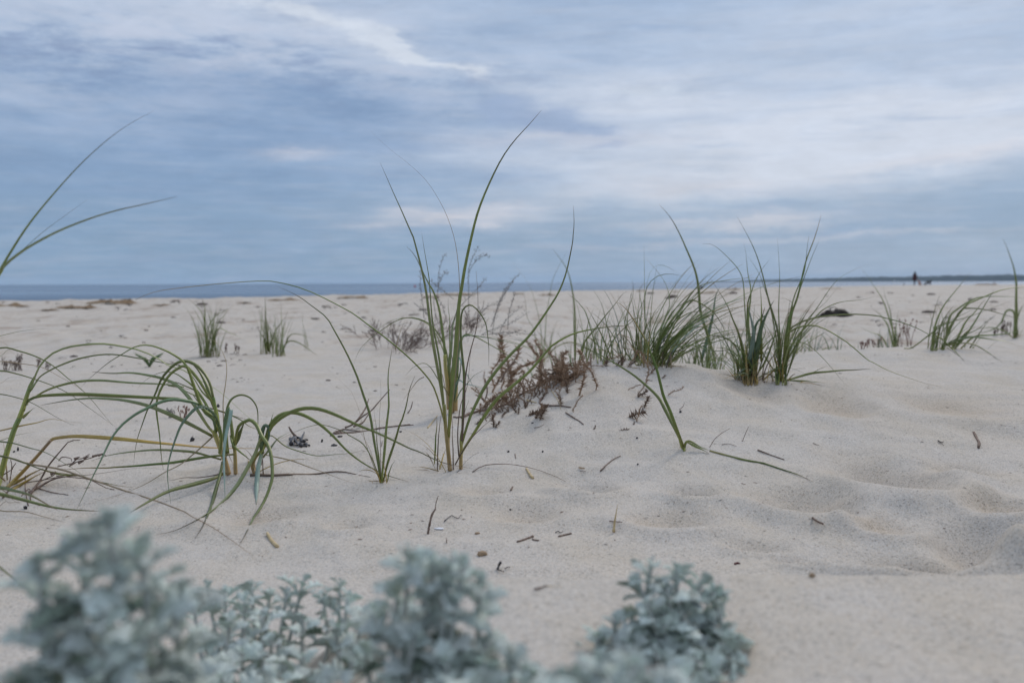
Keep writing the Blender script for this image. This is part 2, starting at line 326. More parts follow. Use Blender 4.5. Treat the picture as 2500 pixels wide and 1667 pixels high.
# ------------------------------------------------------------------ setting: sand, sea, headland, haze
def build_sand():
    rs = [0.0]; r = .12
    while r < 8: rs.append(r); r *= 1.0085
    while r < 230: rs.append(r); r *= 1.0125
    rs = np.array(rs)
    fine = np.arange(-50, 50.001, .15); zone = np.arange(50, 310, 5.0)[1:]  # fine steps ahead, wide steps in the remaining zone
    ang = np.radians(np.concatenate([fine, zone])); n, k = len(rs), len(ang)
    A, RR = np.meshgrid(ang, rs); Xg = np.sin(A) * RR; Yg = np.cos(A) * RR; Zg = height(Xg, Yg)
    V = np.stack([Xg, Yg, Zg], -1).reshape(-1, 3)
    i, j = np.meshgrid(np.arange(n - 1), np.arange(k), indexing='ij'); j2 = (j + 1) % k
    F = np.stack([i * k + j, i * k + j2, (i + 1) * k + j2, (i + 1) * k + j], -1).reshape(-1, 4)[:, ::-1]
    me = bpy.data.meshes.new('sand_beach'); me.vertices.add(len(V)); me.vertices.foreach_set('co', V.ravel())
    me.loops.add(F.size); me.loops.foreach_set('vertex_index', F.ravel().astype(np.int32))
    me.polygons.add(len(F)); me.polygons.foreach_set('loop_start', np.arange(0, F.size, 4, dtype=np.int32)); me.polygons.foreach_set('loop_total', np.full(len(F), 4, np.int32))
    me.polygons.foreach_set('use_smooth', np.ones(len(F), bool)); me.update(calc_edges=True); me.validate()
    co = np.zeros(len(V)); x, y = V[:, 0], V[:, 1]
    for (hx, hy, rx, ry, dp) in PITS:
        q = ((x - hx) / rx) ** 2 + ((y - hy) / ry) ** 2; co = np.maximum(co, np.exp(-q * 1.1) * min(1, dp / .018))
    a = me.attributes.new('zone', 'FLOAT', 'POINT'); a.data.foreach_set('value', (co * (.6 + .8 * vnoise(x * 14, y * 14, 5))).clip(0, 1).astype(np.float32))  # mask strongest at the hollow centres, varied at random
    a = me.attributes.new('litter', 'FLOAT', 'POINT'); a.data.foreach_set('value', (ss(5.5, 10, np.hypot(x, y))).astype(np.float32))
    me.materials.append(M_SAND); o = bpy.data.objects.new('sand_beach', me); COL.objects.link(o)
    tag(o, 'pale rippled beach sand with wind hollows and low dune ridges', kind='structure')
build_sand()

def build_sea():
    m, g, b = principled('sea_water'); tcn = g.n('ShaderNodeTexCoord').outputs['Object']
    n = g.m('ADD', g.noise(g.scalev(tcn, (.25, 1, 1)), .35, 6, .65), g.m('MULTIPLY', g.noise(g.scalev(tcn, (.08, .5, 1)), .05, 4, .5), 2.0))
    b.inputs['Base Color'].default_value = (.045, .10, .17, 1); b.inputs['Roughness'].default_value = .12; b.inputs['IOR'].default_value = 1.33
    g.put(b.inputs['Roughness'], g.ramp(g.noise(g.scalev(tcn, (.0035, .03, 1)), 1.0, 5, .6), [(.35, .05), (.65, .42)]))
    bp = g.n('ShaderNodeBump'); bp.inputs['Strength'].default_value = 1.0; bp.inputs['Distance'].default_value = .55; g.put(bp.inputs['Height'], n); g.put(b.inputs['Normal'], bp.outputs[0])
    V = [(0, 0, -1.35)]; F = []; K = 96; rs = [20, 60, 200, 800, 3000, 11000]
    for r in rs:
        for k in range(K): a = 2 * math.pi * k / K; V.append((r * math.sin(a), r * math.cos(a), -1.35))
    for k in range(K): F.append((0, 1 + (k + 1) % K, 1 + k))
    for i in range(len(rs) - 1):
        for k in range(K): a, c = 1 + i * K + k, 1 + i * K + (k + 1) % K; F.append((a, c, c + K, a + K))
    o = mesh_obj('sea', V, F, m); tag(o, 'calm blue grey sea stretching to the horizon', kind='structure')
build_sea()

def build_headland():
    mf = mat_simple('distant_forest', (.020, .032, .026), (.045, .06, .045), .02, .95, .05, 0)
    D = 5200.0
    P = [(1600, 0), (1730, .3), (1760, 1.2), (1850, 2.2), (1900, 4.6), (1960, 5.2), (2040, 7), (2120, 8.4), (2200, 9.6), (2260, 9.2), (2320, 11.0), (2420, 12.2), (2500, 12.0), (2600, 13.5), (2900, 12), (3400, 9), (3900, 0)]
    xs = np.linspace(1600, 3900, 700); hh = np.interp(xs, [p[0] for p in P], [p[1] for p in P])
    hh = hh + np.minimum(hh, 2.0) * (.22 * fbm(xs * .05, xs * 0, 3, 4) + .10 * fbm(xs * .4, xs * 0, 9, 2)); hh = np.maximum(hh, 0)
    V, F = [], []; prof = [(-60, 0), (-30, .55), (0, .85), (80, 1.0), (300, .9), (700, .3), (900, 0)]
    for i, x in enumerate(xs):
        X0 = (x - 1250) / FPX * D
        for (dy, f) in prof:
            jit = 1 + .18 * float(fbm(np.array(x * .11 + dy), np.array(dy * .03), 4))
            sc = (D + dy) / D
            V.append((X0 * sc, D + dy + 500 * math.sin(x * .004), -1.6 + hh[i] * 1.3 / FPX * D * f * jit + (.4 if hh[i] > 0 and f > 0 else 0)))
    k = len(prof)
    for i in range(len(xs) - 1):
        for j in range(k - 1): a = i * k + j; F.append((a, a + k, a + k + 1, a + 1))
    o = mesh_obj('headland', V, F, mf); tag(o, 'low wooded blue headland far across the water on the right', kind='structure')
build_headland()

def build_haze():
    m = bpy.data.materials.new('haze'); m.use_nodes = True; n = m.node_tree; n.nodes.clear()
    pv = n.nodes.new('ShaderNodeVolumePrincipled'); pv.inputs['Density'].default_value = 5e-5; pv.inputs['Color'].default_value = (.70, .84, 1.0, 1); pv.inputs['Anisotropy'].default_value = 0.0
    out = n.nodes.new('ShaderNodeOutputMaterial'); n.links.new(pv.outputs[0], out.inputs['Volume'])
    a, z0, z1 = 12500, -3.2, 60
    V = [(x, y, z) for z in (z0, z1) for (x, y) in ((-a, -a), (a, -a), (a, a), (-a, a))]
    F = [(0, 3, 2, 1), (4, 5, 6, 7), (0, 1, 5, 4), (1, 2, 6, 5), (2, 3, 7, 6), (3, 0, 4, 7)]
    o = mesh_obj('haze', V, F, m, smooth=False); tag(o, 'thin blue sea haze over the whole beach', kind='stuff')
USE_HAZE = True
if USE_HAZE: build_haze()

# ------------------------------------------------------------------ blades
def crom(P, n):
    P = np.asarray(P, float)
    if len(P) == 2: return P[0] + (P[1] - P[0]) * np.linspace(0, 1, n)[:, None]
    Q = np.vstack([2 * P[0] - P[1], P, 2 * P[-1] - P[-2]])
    seg = np.linalg.norm(np.diff(P, axis=0), axis=1) ** .5; s = np.concatenate([[0], np.cumsum(seg)]); u = np.linspace(0, s[-1], n)
    out = []
    for t in u:
        i = min(int(np.searchsorted(s, t, side='right')) - 1, len(P) - 2); i = max(i, 0); f = (t - s[i]) / max(s[i + 1] - s[i], 1e-9)
        p0, p1, p2, p3 = Q[i], Q[i + 1], Q[i + 2], Q[i + 3]
        out.append(.5 * ((2 * p1) + (-p0 + p2) * f + (2 * p0 - 5 * p1 + 4 * p2 - p3) * f * f + (-p0 + 3 * p1 - 3 * p2 + p3) * f ** 3))
    return np.array(out)
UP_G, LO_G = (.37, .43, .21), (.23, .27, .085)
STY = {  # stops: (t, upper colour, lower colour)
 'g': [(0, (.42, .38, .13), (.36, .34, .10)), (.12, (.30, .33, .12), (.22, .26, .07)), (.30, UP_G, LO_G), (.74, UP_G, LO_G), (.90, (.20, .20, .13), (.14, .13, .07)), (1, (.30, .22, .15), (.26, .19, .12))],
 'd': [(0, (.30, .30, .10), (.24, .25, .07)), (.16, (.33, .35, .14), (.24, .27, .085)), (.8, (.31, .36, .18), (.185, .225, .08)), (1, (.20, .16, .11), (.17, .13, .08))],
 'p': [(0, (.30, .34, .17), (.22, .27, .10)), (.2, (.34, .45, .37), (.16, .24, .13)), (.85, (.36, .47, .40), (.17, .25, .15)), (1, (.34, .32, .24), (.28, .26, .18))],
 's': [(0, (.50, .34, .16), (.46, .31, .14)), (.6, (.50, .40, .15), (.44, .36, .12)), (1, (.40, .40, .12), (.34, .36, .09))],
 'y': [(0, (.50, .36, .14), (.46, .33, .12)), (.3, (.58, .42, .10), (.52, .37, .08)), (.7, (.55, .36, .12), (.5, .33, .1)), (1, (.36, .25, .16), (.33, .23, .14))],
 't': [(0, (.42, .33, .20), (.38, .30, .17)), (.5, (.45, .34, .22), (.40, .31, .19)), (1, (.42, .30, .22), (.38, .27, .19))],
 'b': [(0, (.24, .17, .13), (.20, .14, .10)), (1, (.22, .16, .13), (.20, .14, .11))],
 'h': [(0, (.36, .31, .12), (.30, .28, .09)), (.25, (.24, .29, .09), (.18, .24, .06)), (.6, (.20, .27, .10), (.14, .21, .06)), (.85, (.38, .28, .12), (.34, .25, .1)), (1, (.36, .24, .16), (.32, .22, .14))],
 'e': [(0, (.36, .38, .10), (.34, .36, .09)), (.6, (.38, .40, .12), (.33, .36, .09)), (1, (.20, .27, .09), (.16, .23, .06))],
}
def blade_mesh(P, w, style, roll0, twist, side_ref=None, prof='leaf', flip=1):
    n = len(P); T = np.gradient(P, axis=0); T /= np.linalg.norm(T, axis=1)[:, None] + 1e-12
    L = np.concatenate([[0], np.cumsum(np.linalg.norm(np.diff(P, axis=0), axis=1))]); t = L / L[-1]
    ref = (P - CAM) if side_ref is None else np.tile(side_ref, (n, 1))
    sd = np.cross(T, ref); ln = np.linalg.norm(sd, axis=1)[:, None]; sd = sd / np.maximum(ln, 1e-9)
    for i in range(1, n):
        if np.dot(sd[i], sd[i - 1]) < 0: sd[i] = -sd[i]
    nm = np.cross(sd, T)
    a = roll0 + twist * t; ca, sa = np.cos(a)[:, None], np.sin(a)[:, None]
    s2 = sd * ca + nm * sa; n2 = (-sd * sa + nm * ca) * flip
    if prof == 'leaf': ww = w * (.58 + .47 * ss(0, .30, t)) * np.clip(1 - t, 0, 1) ** .72 * (1.08 - .12 * t) + w * .045
    elif prof == 'short': ww = w * (.35 + .65 * ss(0, .35, t)) * np.clip(1 - t ** 2.5, 0, 1) + w * .03
    elif prof == 'thin': ww = w * np.clip(1 - .8 * t, .12, 1)
    elif prof == 'back': ww = w * np.clip(.25 + 1.6 * t, 0, 1) * np.clip((1 - t) / .12, .1, 1)
    else: ww = w * (1.05 - .25 * t)
    hw = ww[:, None] / 2; th = hw * (.9 if prof == 'stem' else .30)
    A_ = P - s2 * hw; B_ = P - n2 * hw * (.9 if prof == 'stem' else .22) ; C_ = P + s2 * hw; D_ = P + n2 * th * -1.0 if prof != 'stem' else P + n2 * th
    if prof != 'stem': B_ = P - n2 * hw * .20; D_ = P - n2 * hw * .34   # a shallow keel: two upper faces, two lower faces
    V = np.stack([A_, B_, C_, D_], 1).reshape(-1, 3)
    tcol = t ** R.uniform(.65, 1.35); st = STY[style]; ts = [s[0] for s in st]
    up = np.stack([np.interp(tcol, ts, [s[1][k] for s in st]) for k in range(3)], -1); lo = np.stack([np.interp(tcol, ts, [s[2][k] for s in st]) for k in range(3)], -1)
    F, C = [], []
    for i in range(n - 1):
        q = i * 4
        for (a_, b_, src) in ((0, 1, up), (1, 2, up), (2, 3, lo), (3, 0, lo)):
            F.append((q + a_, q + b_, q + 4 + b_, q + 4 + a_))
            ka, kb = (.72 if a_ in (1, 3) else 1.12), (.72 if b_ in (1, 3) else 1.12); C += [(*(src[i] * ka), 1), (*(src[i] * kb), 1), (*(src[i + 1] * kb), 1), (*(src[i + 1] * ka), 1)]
    F.append((3, 2, 1, 0)); C += [(*up[0], 1)] * 4
    e = (n - 1) * 4; F.append((e, e + 1, e + 2, e + 3)); C += [(*up[-1], 1)] * 4
    return V, F, C
TF = {'A1': (3.136, 250, 820), 'A2': (3.484, 0, 820), 'A3': (3.136, 850, 700), 'A4': (3.136, 1380, 500), 'A5': (3.92, 2100, 550), 'A6': (3.137, 0, 260),
      'R1': (2.936, 0, 600), 'R2': (2.936, 800, 600), 'R3': (2.352, 1500, 450), 'R4': (2.6133, 0, 1100), 'R5': (2.6133, 800, 1100), 'R6': (2.351, 1600, 1000),
      'R8': (3.137, 900, 250), 'T7': (3.92, 1100, 780), 'F': (1, 0, 0)}
def px(path):
    """'A3 780,1405 765,1250 R8 10,20' -> full-photo pixel points"""
    out, tf = [], TF['F']
    for w in path.split():
        if w in TF: tf = TF[w]
        else: a, b = w.split(','); out.append((float(a) / tf[0] + tf[1], float(b) / tf[0] + tf[2]))
    return np.array(out)
def path3d(path, d0, lean=0.0, n=26, clamp=True, bow=0.0, jit=0.0):
    Q = crom(px(path), n); seg = np.concatenate([[0], np.cumsum(np.linalg.norm(np.diff(Q, axis=0), axis=1))]); t = seg / seg[-1]
    d = d0 + lean * t + bow * np.sin(t * math.pi)
    if jit:
        ph = [R.uniform(0, 6.28) for _ in range(4)]; Lp = seg[-1]; am = min(5.0, Lp * .010) * jit
        Q = Q + np.stack([am * t ** .7 * (np.sin(t * 7.3 + ph[0]) + .6 * np.sin(t * 15.1 + ph[1])), am * t ** .7 * (np.sin(t * 6.1 + ph[2]) + .6 * np.sin(t * 17.3 + ph[3]))], -1)
        if R.random() < .35: k0 = R.uniform(.45, .85); a0 = R.uniform(-.22, .22); kk = t > k0; c0_ = Q[np.argmax(kk)].copy(); ca_, sa_ = math.cos(a0), math.sin(a0); D_ = Q[kk] - c0_; Q[kk] = c0_ + np.stack([D_[:, 0] * ca_ - D_[:, 1] * sa_, D_[:, 0] * sa_ + D_[:, 1] * ca_], -1)
    if clamp:
        gd = np.where(Q[:, 1] > 820, gdepths(Q), 1e3) - .006
        d = np.minimum(d, gd)
        for _ in range(2):
            s = d.copy(); s[1:-1] = (d[:-2] + d[1:-1] * 2 + d[2:]) / 4; d = np.minimum(s, gd)
    return np.array([at(Q[i][0], Q[i][1], d[i]) for i in range(n)])
def blade(parent, path, wpx, style='g', d0=2.1, lean=None, prof='leaf', name='grass_blade', n=26, clamp=True, roll=None, bow=0.0, label=None):
    if lean is None: lean = R.uniform(-.14, .14)
    P = path3d(path, d0, lean, n, clamp, bow, 0.0 if prof == 'stem' or wpx > 10 else .8); w = wpx * d0 / FPX * (1.12 if prof == 'stem' or wpx < 4 else .97)
    if prof == 'stem': ro, tw = 0, 0
    else: ro = R.uniform(-.5, .5) if roll is None else roll; tw = R.uniform(.3, 1.3) * R.choice((-1, 1))
    V, F, C = blade_mesh(P, w, style, ro, tw, None, prof, R.choice((1, 1, -1)))
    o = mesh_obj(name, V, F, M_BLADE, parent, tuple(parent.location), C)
    if label: o['label'] = label
    return o
def proc_clump(parent, base, n, L, spread=.03, lean=(0, 0), splay=.35, droop=1.2, w=.0045, styles='gggdph', n_seg=14, back=.0, phi_c=None):
    bx, by = base[0], base[1]
    for k in range(n):
        r = spread * math.sqrt(R.random()); a = R.uniform(0, 2 * math.pi); x, y = bx + r * math.cos(a), by + r * math.sin(a) * .6
        z = h1(x, y) - .01; Lk = L * R.uniform(.45, 1.0) * (1.25 if R.random() < .12 else 1)
        phi = R.uniform(0, 2 * math.pi) if phi_c is None else R.gauss(phi_c, .8)
        th = abs(R.gauss(0, splay)) + .03; curv = droop * R.uniform(.3, 1.25) * (.5 + Lk / L * .6); wob = R.uniform(-.5, .5)
        P = [(x, y, z)]; ds = Lk / n_seg
        for i in range(n_seg):
            t = (i + .5) / n_seg; an = min(th + curv * t ** 1.8, 2.7); ph = phi + wob * t
            dx = math.sin(an) * math.cos(ph) + lean[0] * (.3 + t); dy = math.sin(an) * math.sin(ph) + lean[1] * (.3 + t); dz = math.cos(an); q = math.sqrt(dx * dx + dy * dy + dz * dz)
            x, y, z = x + dx / q * ds, y + dy / q * ds, z + dz / q * ds
            if i > 2: z = max(z, h1(x, y) + .004)
            P.append((x, y, z))
        P = np.array(P); ref = np.array([math.cos(phi + .3), math.sin(phi + .3), .25])
        V, F, C = blade_mesh(P, w * R.uniform(.6, 1.15), R.choice(styles), R.uniform(-.6, .6), R.uniform(-1.2, 1.2), ref, 'leaf', R.choice((1, -1)))
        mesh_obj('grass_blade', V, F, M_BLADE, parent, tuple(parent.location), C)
def clump(pxx, pyy, label, group='marram grass clumps on the beach', name='marram_grass_clump'):
    p = ground(pxx, pyy); return empty(name, tuple(p), label, 'grass clump', group), p

def dead_foot(E, p, n, L=.12, spread=.03, w=.004):
    proc_clump(E, (p[0], p[1]), n, L, spread, splay=.9, droop=1.5, w=w, styles='ttyb', n_seg=10)
# --- tall central clump
E, p = clump(1098, 1146, 'tallest marram clump with blades rising high against the sky'); D0 = p[1]
for a in [('A3 780,1405 765,1250 745,1060 735,900', 9, 's', 0, 'stem'), ('A3 862,1393 864,1300 868,1180', 8, 's', 0, 'stem'), ('A3 772,1320 768,1160 785,1010 800,860', 6, 's', .02, 'stem')]:
    blade(E, a[0], a[1], a[2], D0, a[3], a[4], 'stem')
for a in [
 ('A3 745,1060 700,900 650,760 585,670 500,580 380,470 250,360 130,265 0,170 R1 2200,315 1900,250 1600,233 1300,243 1100,252 950,285', 4.4, 'h', -.30),
 ('A3 738,1000 715,800 650,400 615,200 580,0 R8 350,1060 300,850 240,640 193,440', 8.5, 'd', .05), ('A3 742,980 715,740 690,500 655,250 620,0 R8 455,1330 425,1150 398,1000', 7, 'd', .1),
 ('A3 770,1150 780,950 800,700 820,500 835,300 850,120 870,0 R8 740,1250 790,1020 840,830 920,630 1020,430 1120,290 1230,170 1325,60', 11, 'g', .0),
 ('A3 760,1160 800,900 840,400 855,60 R8 695,1440 685,1260 655,1060 600,880 530,730 440,590 300,450 180,350 15,205', 3.6, 't', .15),
 ('A3 868,1200 880,900 885,700 875,500 875,300 885,180 930,135 980,160 1040,260 1060,380 1072,500 1070,620', 8, 'd', .1),
 ('A3 870,1200 890,950 895,720 930,500 965,350 985,230 1000,100 1005,0 R8 835,1290', 5.5, 'b', -.1),
 ('A3 868,1210 930,1010 1000,860 1060,750 1150,620 1250,500 1350,400 1411,325 R2 1580,440 1660,320 1720,180 1760,0 R8 1570,1050 1578,950 1575,800', 9.5, 'g', .12),
 ('A3 866,1290 880,1250 960,1120 1050,980 1150,850 1250,760 1330,690 1411,620 R2 1650,680 1790,580 2000,520 2150,505', 9.5, 'g', -.1),
 ('A3 820,1360 900,1220 1000,1100 1100,1010', 4, 'b', -.05), ('A3 805,1400 800,1100 790,900', 4, 'b', .05), ('A3 848,1300 838,1100 860,900 900,780 940,560 985,300', 3.5, 'b', .02),
 ('A3 780,960 740,760 700,620 600,590 520,595', 2.5, 't', .1), ('A3 868,1290 858,1180 880,1000 895,860', 4, 'd', .02)]:
    blade(E, a[0], a[1], a[2], D0, a[3], 'thin' if a[1] < 6 else 'leaf', n=34)
dead_foot(E, p, 8, 0.16)
# --- clump just behind it
E, p = clump(1105, 1008, 'wide bladed marram clump close behind the tallest one, thick straw coloured sheath at its foot'); D0 = p[1]
for a in [('A3 790,962 795,850 800,720 805,620', 13, 's', 0, 'stem'), ('A3 822,950 825,830 830,700', 9, 's', 0, 'stem'), ('A3 770,940 760,760 745,620 740,520', 9, 's', .0, 'stem')]:
    blade(E, a[0], a[1], a[2], D0, a[3], a[4], 'stem')
for a in [
 ('A3 800,960 820,780 835,600 845,350 850,120 868,-10', 11, 'e', 0), ('A3 795,800 770,650 790,450 800,300 830,190 845,130', 11, 'g', .1), ('A3 745,640 740,540 720,330 700,180 650,30 R8 480,1420 400,1260 340,1170 278,1100', 8, 'g', .1),
 ('A3 800,800 840,560 860,560 890,640 930,700 972,775', 7, 'p', -.2), ('A3 810,760 850,480 890,365 980,385 1060,430 1180,500 1290,570 1400,680', 6, 'g', .2), ('A3 812,780 850,450 900,370 1050,385 1250,430 1411,500', 6, 'p', -.1),
 ('A3 780,780 760,560 740,470 690,370 620,290 530,250 440,245 330,280 200,350 80,450 0,600', 3.5, 'd', .1), ('A3 770,820 745,560 720,450 660,330 590,270 500,245 400,250 290,290 180,370 80,460 10,560', 3, 'd', .2),
 ('A3 800,820 840,720 900,740 1000,765 1080,790', 4, 'p', -.1), ('A3 815,900 860,800 940,720 1000,680 1080,655', 3, 'p', -.1), ('A3 790,860 700,720 600,590 500,620 430,680', 2.5, 'd', -.1),
 ('A3 800,900 830,760 860,640 850,500', 8, 'p', -.05), ('A3 810,950 790,800 800,600 780,480', 8, 'd', .05), ('A3 780,600 775,300 770,80', 4, 'd', .1)]:
    blade(E, a[0], a[1], a[2], D0, a[3])
# --- small upright clump to its left
E, p = clump(931, 1178, 'small upright marram clump with few thin blades left of the tallest clump'); D0 = p[1]
for a in [
 ('A3 250,1490 230,1350 190,1150 160,980 120,850 70,690 20,580 0,540 R2 60,640 0,520 R1 2250,430 2150,360 1980,290', 8, 'g', .2),
 ('A3 258,1490 270,1300 290,1130 310,950 330,700 345,580 362,475', 7.5, 'd', .05), ('A3 362,480 385,390 410,320 432,260', 2, 't', .0),
 ('A3 268,1490 310,1330 370,1150 400,1050 450,930 500,820 580,690', 7, 'g', -.1), ('A3 248,1480 225,1200 205,1020 193,915', 5, 'd', .0),
 ('A3 245,1480 190,1330 150,1250 100,1190 0,1130 A1 1850,730 1700,680 1600,680 1480,720 1300,840', 3, 'd', .15), ('A3 246,1490 180,1330 120,1120 80,950 30,820 0,780 A1 1760,290 1700,215', 2.2, 't', .2),
 ('A3 252,1480 246,1200 245,1000 245,700', 1.6, 'b', .1), ('A3 300,1490 320,1400 358,1315', 3.5, 'd', -.02), ('A3 580,690 530,720 480,790 410,880', 2, 't', .1),
 ('A3 256,1500 262,1420 262,1380', 7, 'e', .0), ('A3 262,1500 290,1480 310,1510', 2.5, 't', -.05), ('A3 252,1490 210,1380 160,1230 100,1120 40,1050', 2.5, 't', .1)]:
    blade(E, a[0], a[1], a[2], D0, a[3], 'thin' if a[1] < 3 else 'leaf')
dead_foot(E, p, 5, 0.09)
# --- lone short blades right of it
E, p = clump(1061, 1132, 'single short upright marram blade standing alone just left of the tallest clump', 'single grass blades', 'grass_shoot')
E['category'] = 'grass blade'
blade(E, 'A3 660,1355 670,1200 675,1080 680,980', 5, 'h', p[1], .0)

# --- arching clump left of centre
E, p = clump(560, 1158, 'arching marram clump left of centre whose broad curled leaves bend to the sand'); D0 = p[1]
for a in [('A1 965,1058 930,930 880,800 850,720', 12, 's', 0), ('A1 1020,1055 1015,900 1005,800', 8.5, 's', 0), ('A1 860,740 885,680 865,560 850,470', 8, 'e', 0), ('A1 900,900 910,780 895,690', 8, 'e', -.02)]:
    blade(E, a[0], a[1], a[2], D0, a[3], 'stem', 'stem')
for a in [
 ('A1 900,780 900,700 860,620 780,560 700,380 640,240 560,160 460,120 350,105 250,130 150,200 60,270 0,340 A2 800,480 760,570', 9.5, 'g', -.25),
 ('A1 850,480 830,380 790,300 720,230 640,195 580,200 520,240 450,330 400,450 340,560 300,690 280,780 265,880 250,985', 9, 'd', .15),
 ('A1 870,570 800,440 730,330 640,240 580,255 510,310 450,420 420,520 415,620 430,800 450,940 468,1025', 8.5, 'd', .0),
 ('A1 900,740 830,600 760,480 690,380 620,320 560,285 480,270 400,290 330,340 262,418', 10, 'g', .1), ('A1 890,700 800,540 720,430 640,380 560,350 480,370 400,430 370,480', 6, 'd', .2),
 ('A1 850,740 800,680 720,560 640,450 560,370 450,325 330,305 200,285 100,280 A2 765,300', 10, 'g', .15), ('A1 860,560 820,440 790,360 740,270 680,205', 12, 'g', .05),
 ('A1 840,765 700,690 560,620 420,560 300,520 150,490 0,478 A2 750,530 600,545 450,570 340,590', 11, 'd', -.1),
 ('A1 910,760 870,620 800,550 740,545 680,590 600,690 550,800 515,920 500,1030 505,1150 530,1280', 10, 'p', -.25),
 ('A1 870,740 850,640 800,600 740,520 640,490 540,478 440,500 340,550 250,600 150,680 80,770 30,870 0,940 A2 800,1200 740,1330 670,1470', 9, 'p', -.3),
 ('A1 950,900 935,780 945,640 965,570 985,560 975,640 950,740 930,900 935,1100 940,1260', 12, 'p', -.2), ('A1 1005,860 990,700 975,570 950,600 930,720', 12, 'd', .0),
 ('A1 1010,880 1030,720 1060,670 1095,650 1130,640 1180,680 1220,760 1270,830 1300,920 1305,1050 1290,1130 1230,1280 1150,1400 1000,1560', 10, 'g', -.3),
 ('A1 1015,830 1040,770 1070,700 1092,652', 14, 'd', -.03), ('A1 965,900 945,700 950,580 990,490 1060,450 1130,470 1190,540 1210,640 1212,760', 8, 'd', .1),
 ('A1 920,960 900,1060 870,1180 830,1310 780,1430 700,1560', 10, 'g', -.3), ('A1 935,1050 850,1090 750,1120 640,1150 560,1170 490,1195 400,1240 280,1310 180,1370', 12, 'g', -.35),
 ('A1 910,945 800,915 680,885 540,875 400,880 200,890 50,915 A2 900,1020 760,1050', 7, 'd', .0), ('A1 1020,905 960,908 800,925 640,950 500,975 300,1000 100,1005 A2 870,1125 600,1125 520,1115', 8, 'h', -.15),
 ('A1 850,765 700,900 600,980 480,1040 340,1130 200,1190 0,1245 A2 700,1420', 3.5, 't', -.2), ('A1 930,700 925,500 945,350 940,200 890,70 830,30 750,60 670,115', 2.6, 't', .2),
 ('A1 980,760 1000,830 1060,890 1150,960', 7, 'g', -.05), ('A1 960,1040 800,1075 640,1085 510,1110', 3, 'b', -.05), ('A1 905,700 840,620 760,530 690,440', 9, 'g', -.05),
 ('A1 900,760 860,650 790,560 740,480 650,430 560,365', 6, 'd', .1), ('A1 930,1000 960,900 1000,1010 1010,1040', 4, 't', -.02), ('A1 900,720 880,600 850,520 760,420 680,300 600,250', 8, 'g', .1),
 ('A1 870,560 950,590 1050,640 1130,690 1200,720', 4, 'h', .1)]:
    blade(E, a[0], a[1], a[2], D0, a[3], 'thin' if a[1] < 4 else 'leaf', n=34)
# --- third shoot of it, rooted apart
E, p = clump(622, 1153, 'marram shoot with a torn husk and long blades reaching right beside the arching clump'); D0 = p[1]
for a in [('A1 1165,1045 1150,990 1170,930 1215,880', 9, 's', 0), ('A1 1215,900 1240,830 1255,760', 8, 'e', 0)]: blade(E, a[0], a[1], a[2], D0, a[3], 'stem', 'stem')
for a in [
 ('A1 1235,860 1270,720 1310,650 1370,600 1450,580 1540,600 1650,670 1760,770 1870,880 2000,980 2100,1040 2200,1090 2352,1150', 10, 'g', -.05),
 ('A1 1245,850 1280,720 1350,640 1440,585 1540,555 1660,560 1800,610 1950,680 2100,740 2250,810 2352,860 A3 550,1265 660,1320 760,1355 950,1390', 11, 'g', -.2),
 ('A1 1225,900 1215,780 1240,690 1270,700 1275,770 1250,850', 15, 'p', -.02), ('A1 1220,890 1195,1000 1185,1090 1180,1160 1178,1290', 13, 'p', -.1),
 ('A1 1235,830 1215,780 1170,900 1110,1010 1040,1130 960,1230 850,1330 700,1420 550,1490 410,1520', 11, 'g', -.3), ('A1 1230,930 1270,880 1330,800 1400,750 1480,720', 8, 'd', .05),
 ('A1 1240,850 1290,760 1400,840 1500,880 1640,915 1780,915 1900,900 2070,855', 4, 'h', .1), ('A1 1200,900 1400,940 1600,1010 1750,1070 1930,1125', 3, 't', -.05), ('A1 1280,690 1295,640 1310,580', 5, 'd', .0),
 ('A1 1230,850 1255,780 1280,700 1270,660', 10, 'd', .02)]:
    blade(E, a[0], a[1], a[2], D0, a[3], n=34)
E = empty('dry_grass_stem', tuple(ground(700, 1160)), 'thin brown grass stem lying on the sand right of the torn husk', 'grass stem', 'dry stems on the sand')
blade(E, 'A1 1130,1065 1300,1065 1500,1055 1700,1048 1850,1055 2050,1105', 2.6, 'b', 5, 0, 'thin')
dead_foot(E, p, 7, 0.13)
# --- far left clump
E, p = clump(4, 1172, 'leaning marram stem at the left edge with long arching leaves and yellow dead ones'); D0 = p[1]
blade(E, 'A2 -40,1330 0,1200 50,1020 120,800 170,690', 13, 'e', D0, 0, 'stem', 'stem'); blade(E, 'A2 165,700 200,600 235,490 250,450', 10, 'e', D0, 0, 'stem', 'stem')
for a in [
 ('A2 235,520 270,420 300,340 330,270 420,170 550,110 680,85 850,70 1000,85 1200,130 1400,230 A1 500,230 640,270 760,340 880,395 1000,490 1200,680 1350,790 1500,880 1660,1020', 7, 'd', .15),
 ('A2 240,500 320,370 400,310 540,240 700,185 900,158 1100,165 1300,195 1568,270 A1 560,220 700,280', 5, 'd', .25),
 ('A2 200,640 230,560 320,515 500,500 700,497 900,505 1200,520 1400,530 1568,545 A1 400,475 600,480 750,530 850,560 1000,610 1100,640', 11, 'g', .05),
 ('A2 190,700 230,660 265,630 300,605', 10, 'd', -.02), ('A2 250,545 300,520 380,470 500,420 650,385 850,375 1100,385 1300,405 1568,445 A1 500,385 700,425', 7, 'g', .2),
 ('A2 230,590 215,560 260,540 320,520', 12, 'd', .0), ('A2 235,500 255,420 290,340', 11, 'd', .02), ('A2 240,480 280,430 325,375', 9, 'd', .0)]:
    blade(E, a[0], a[1], a[2], D0, a[3], n=34)
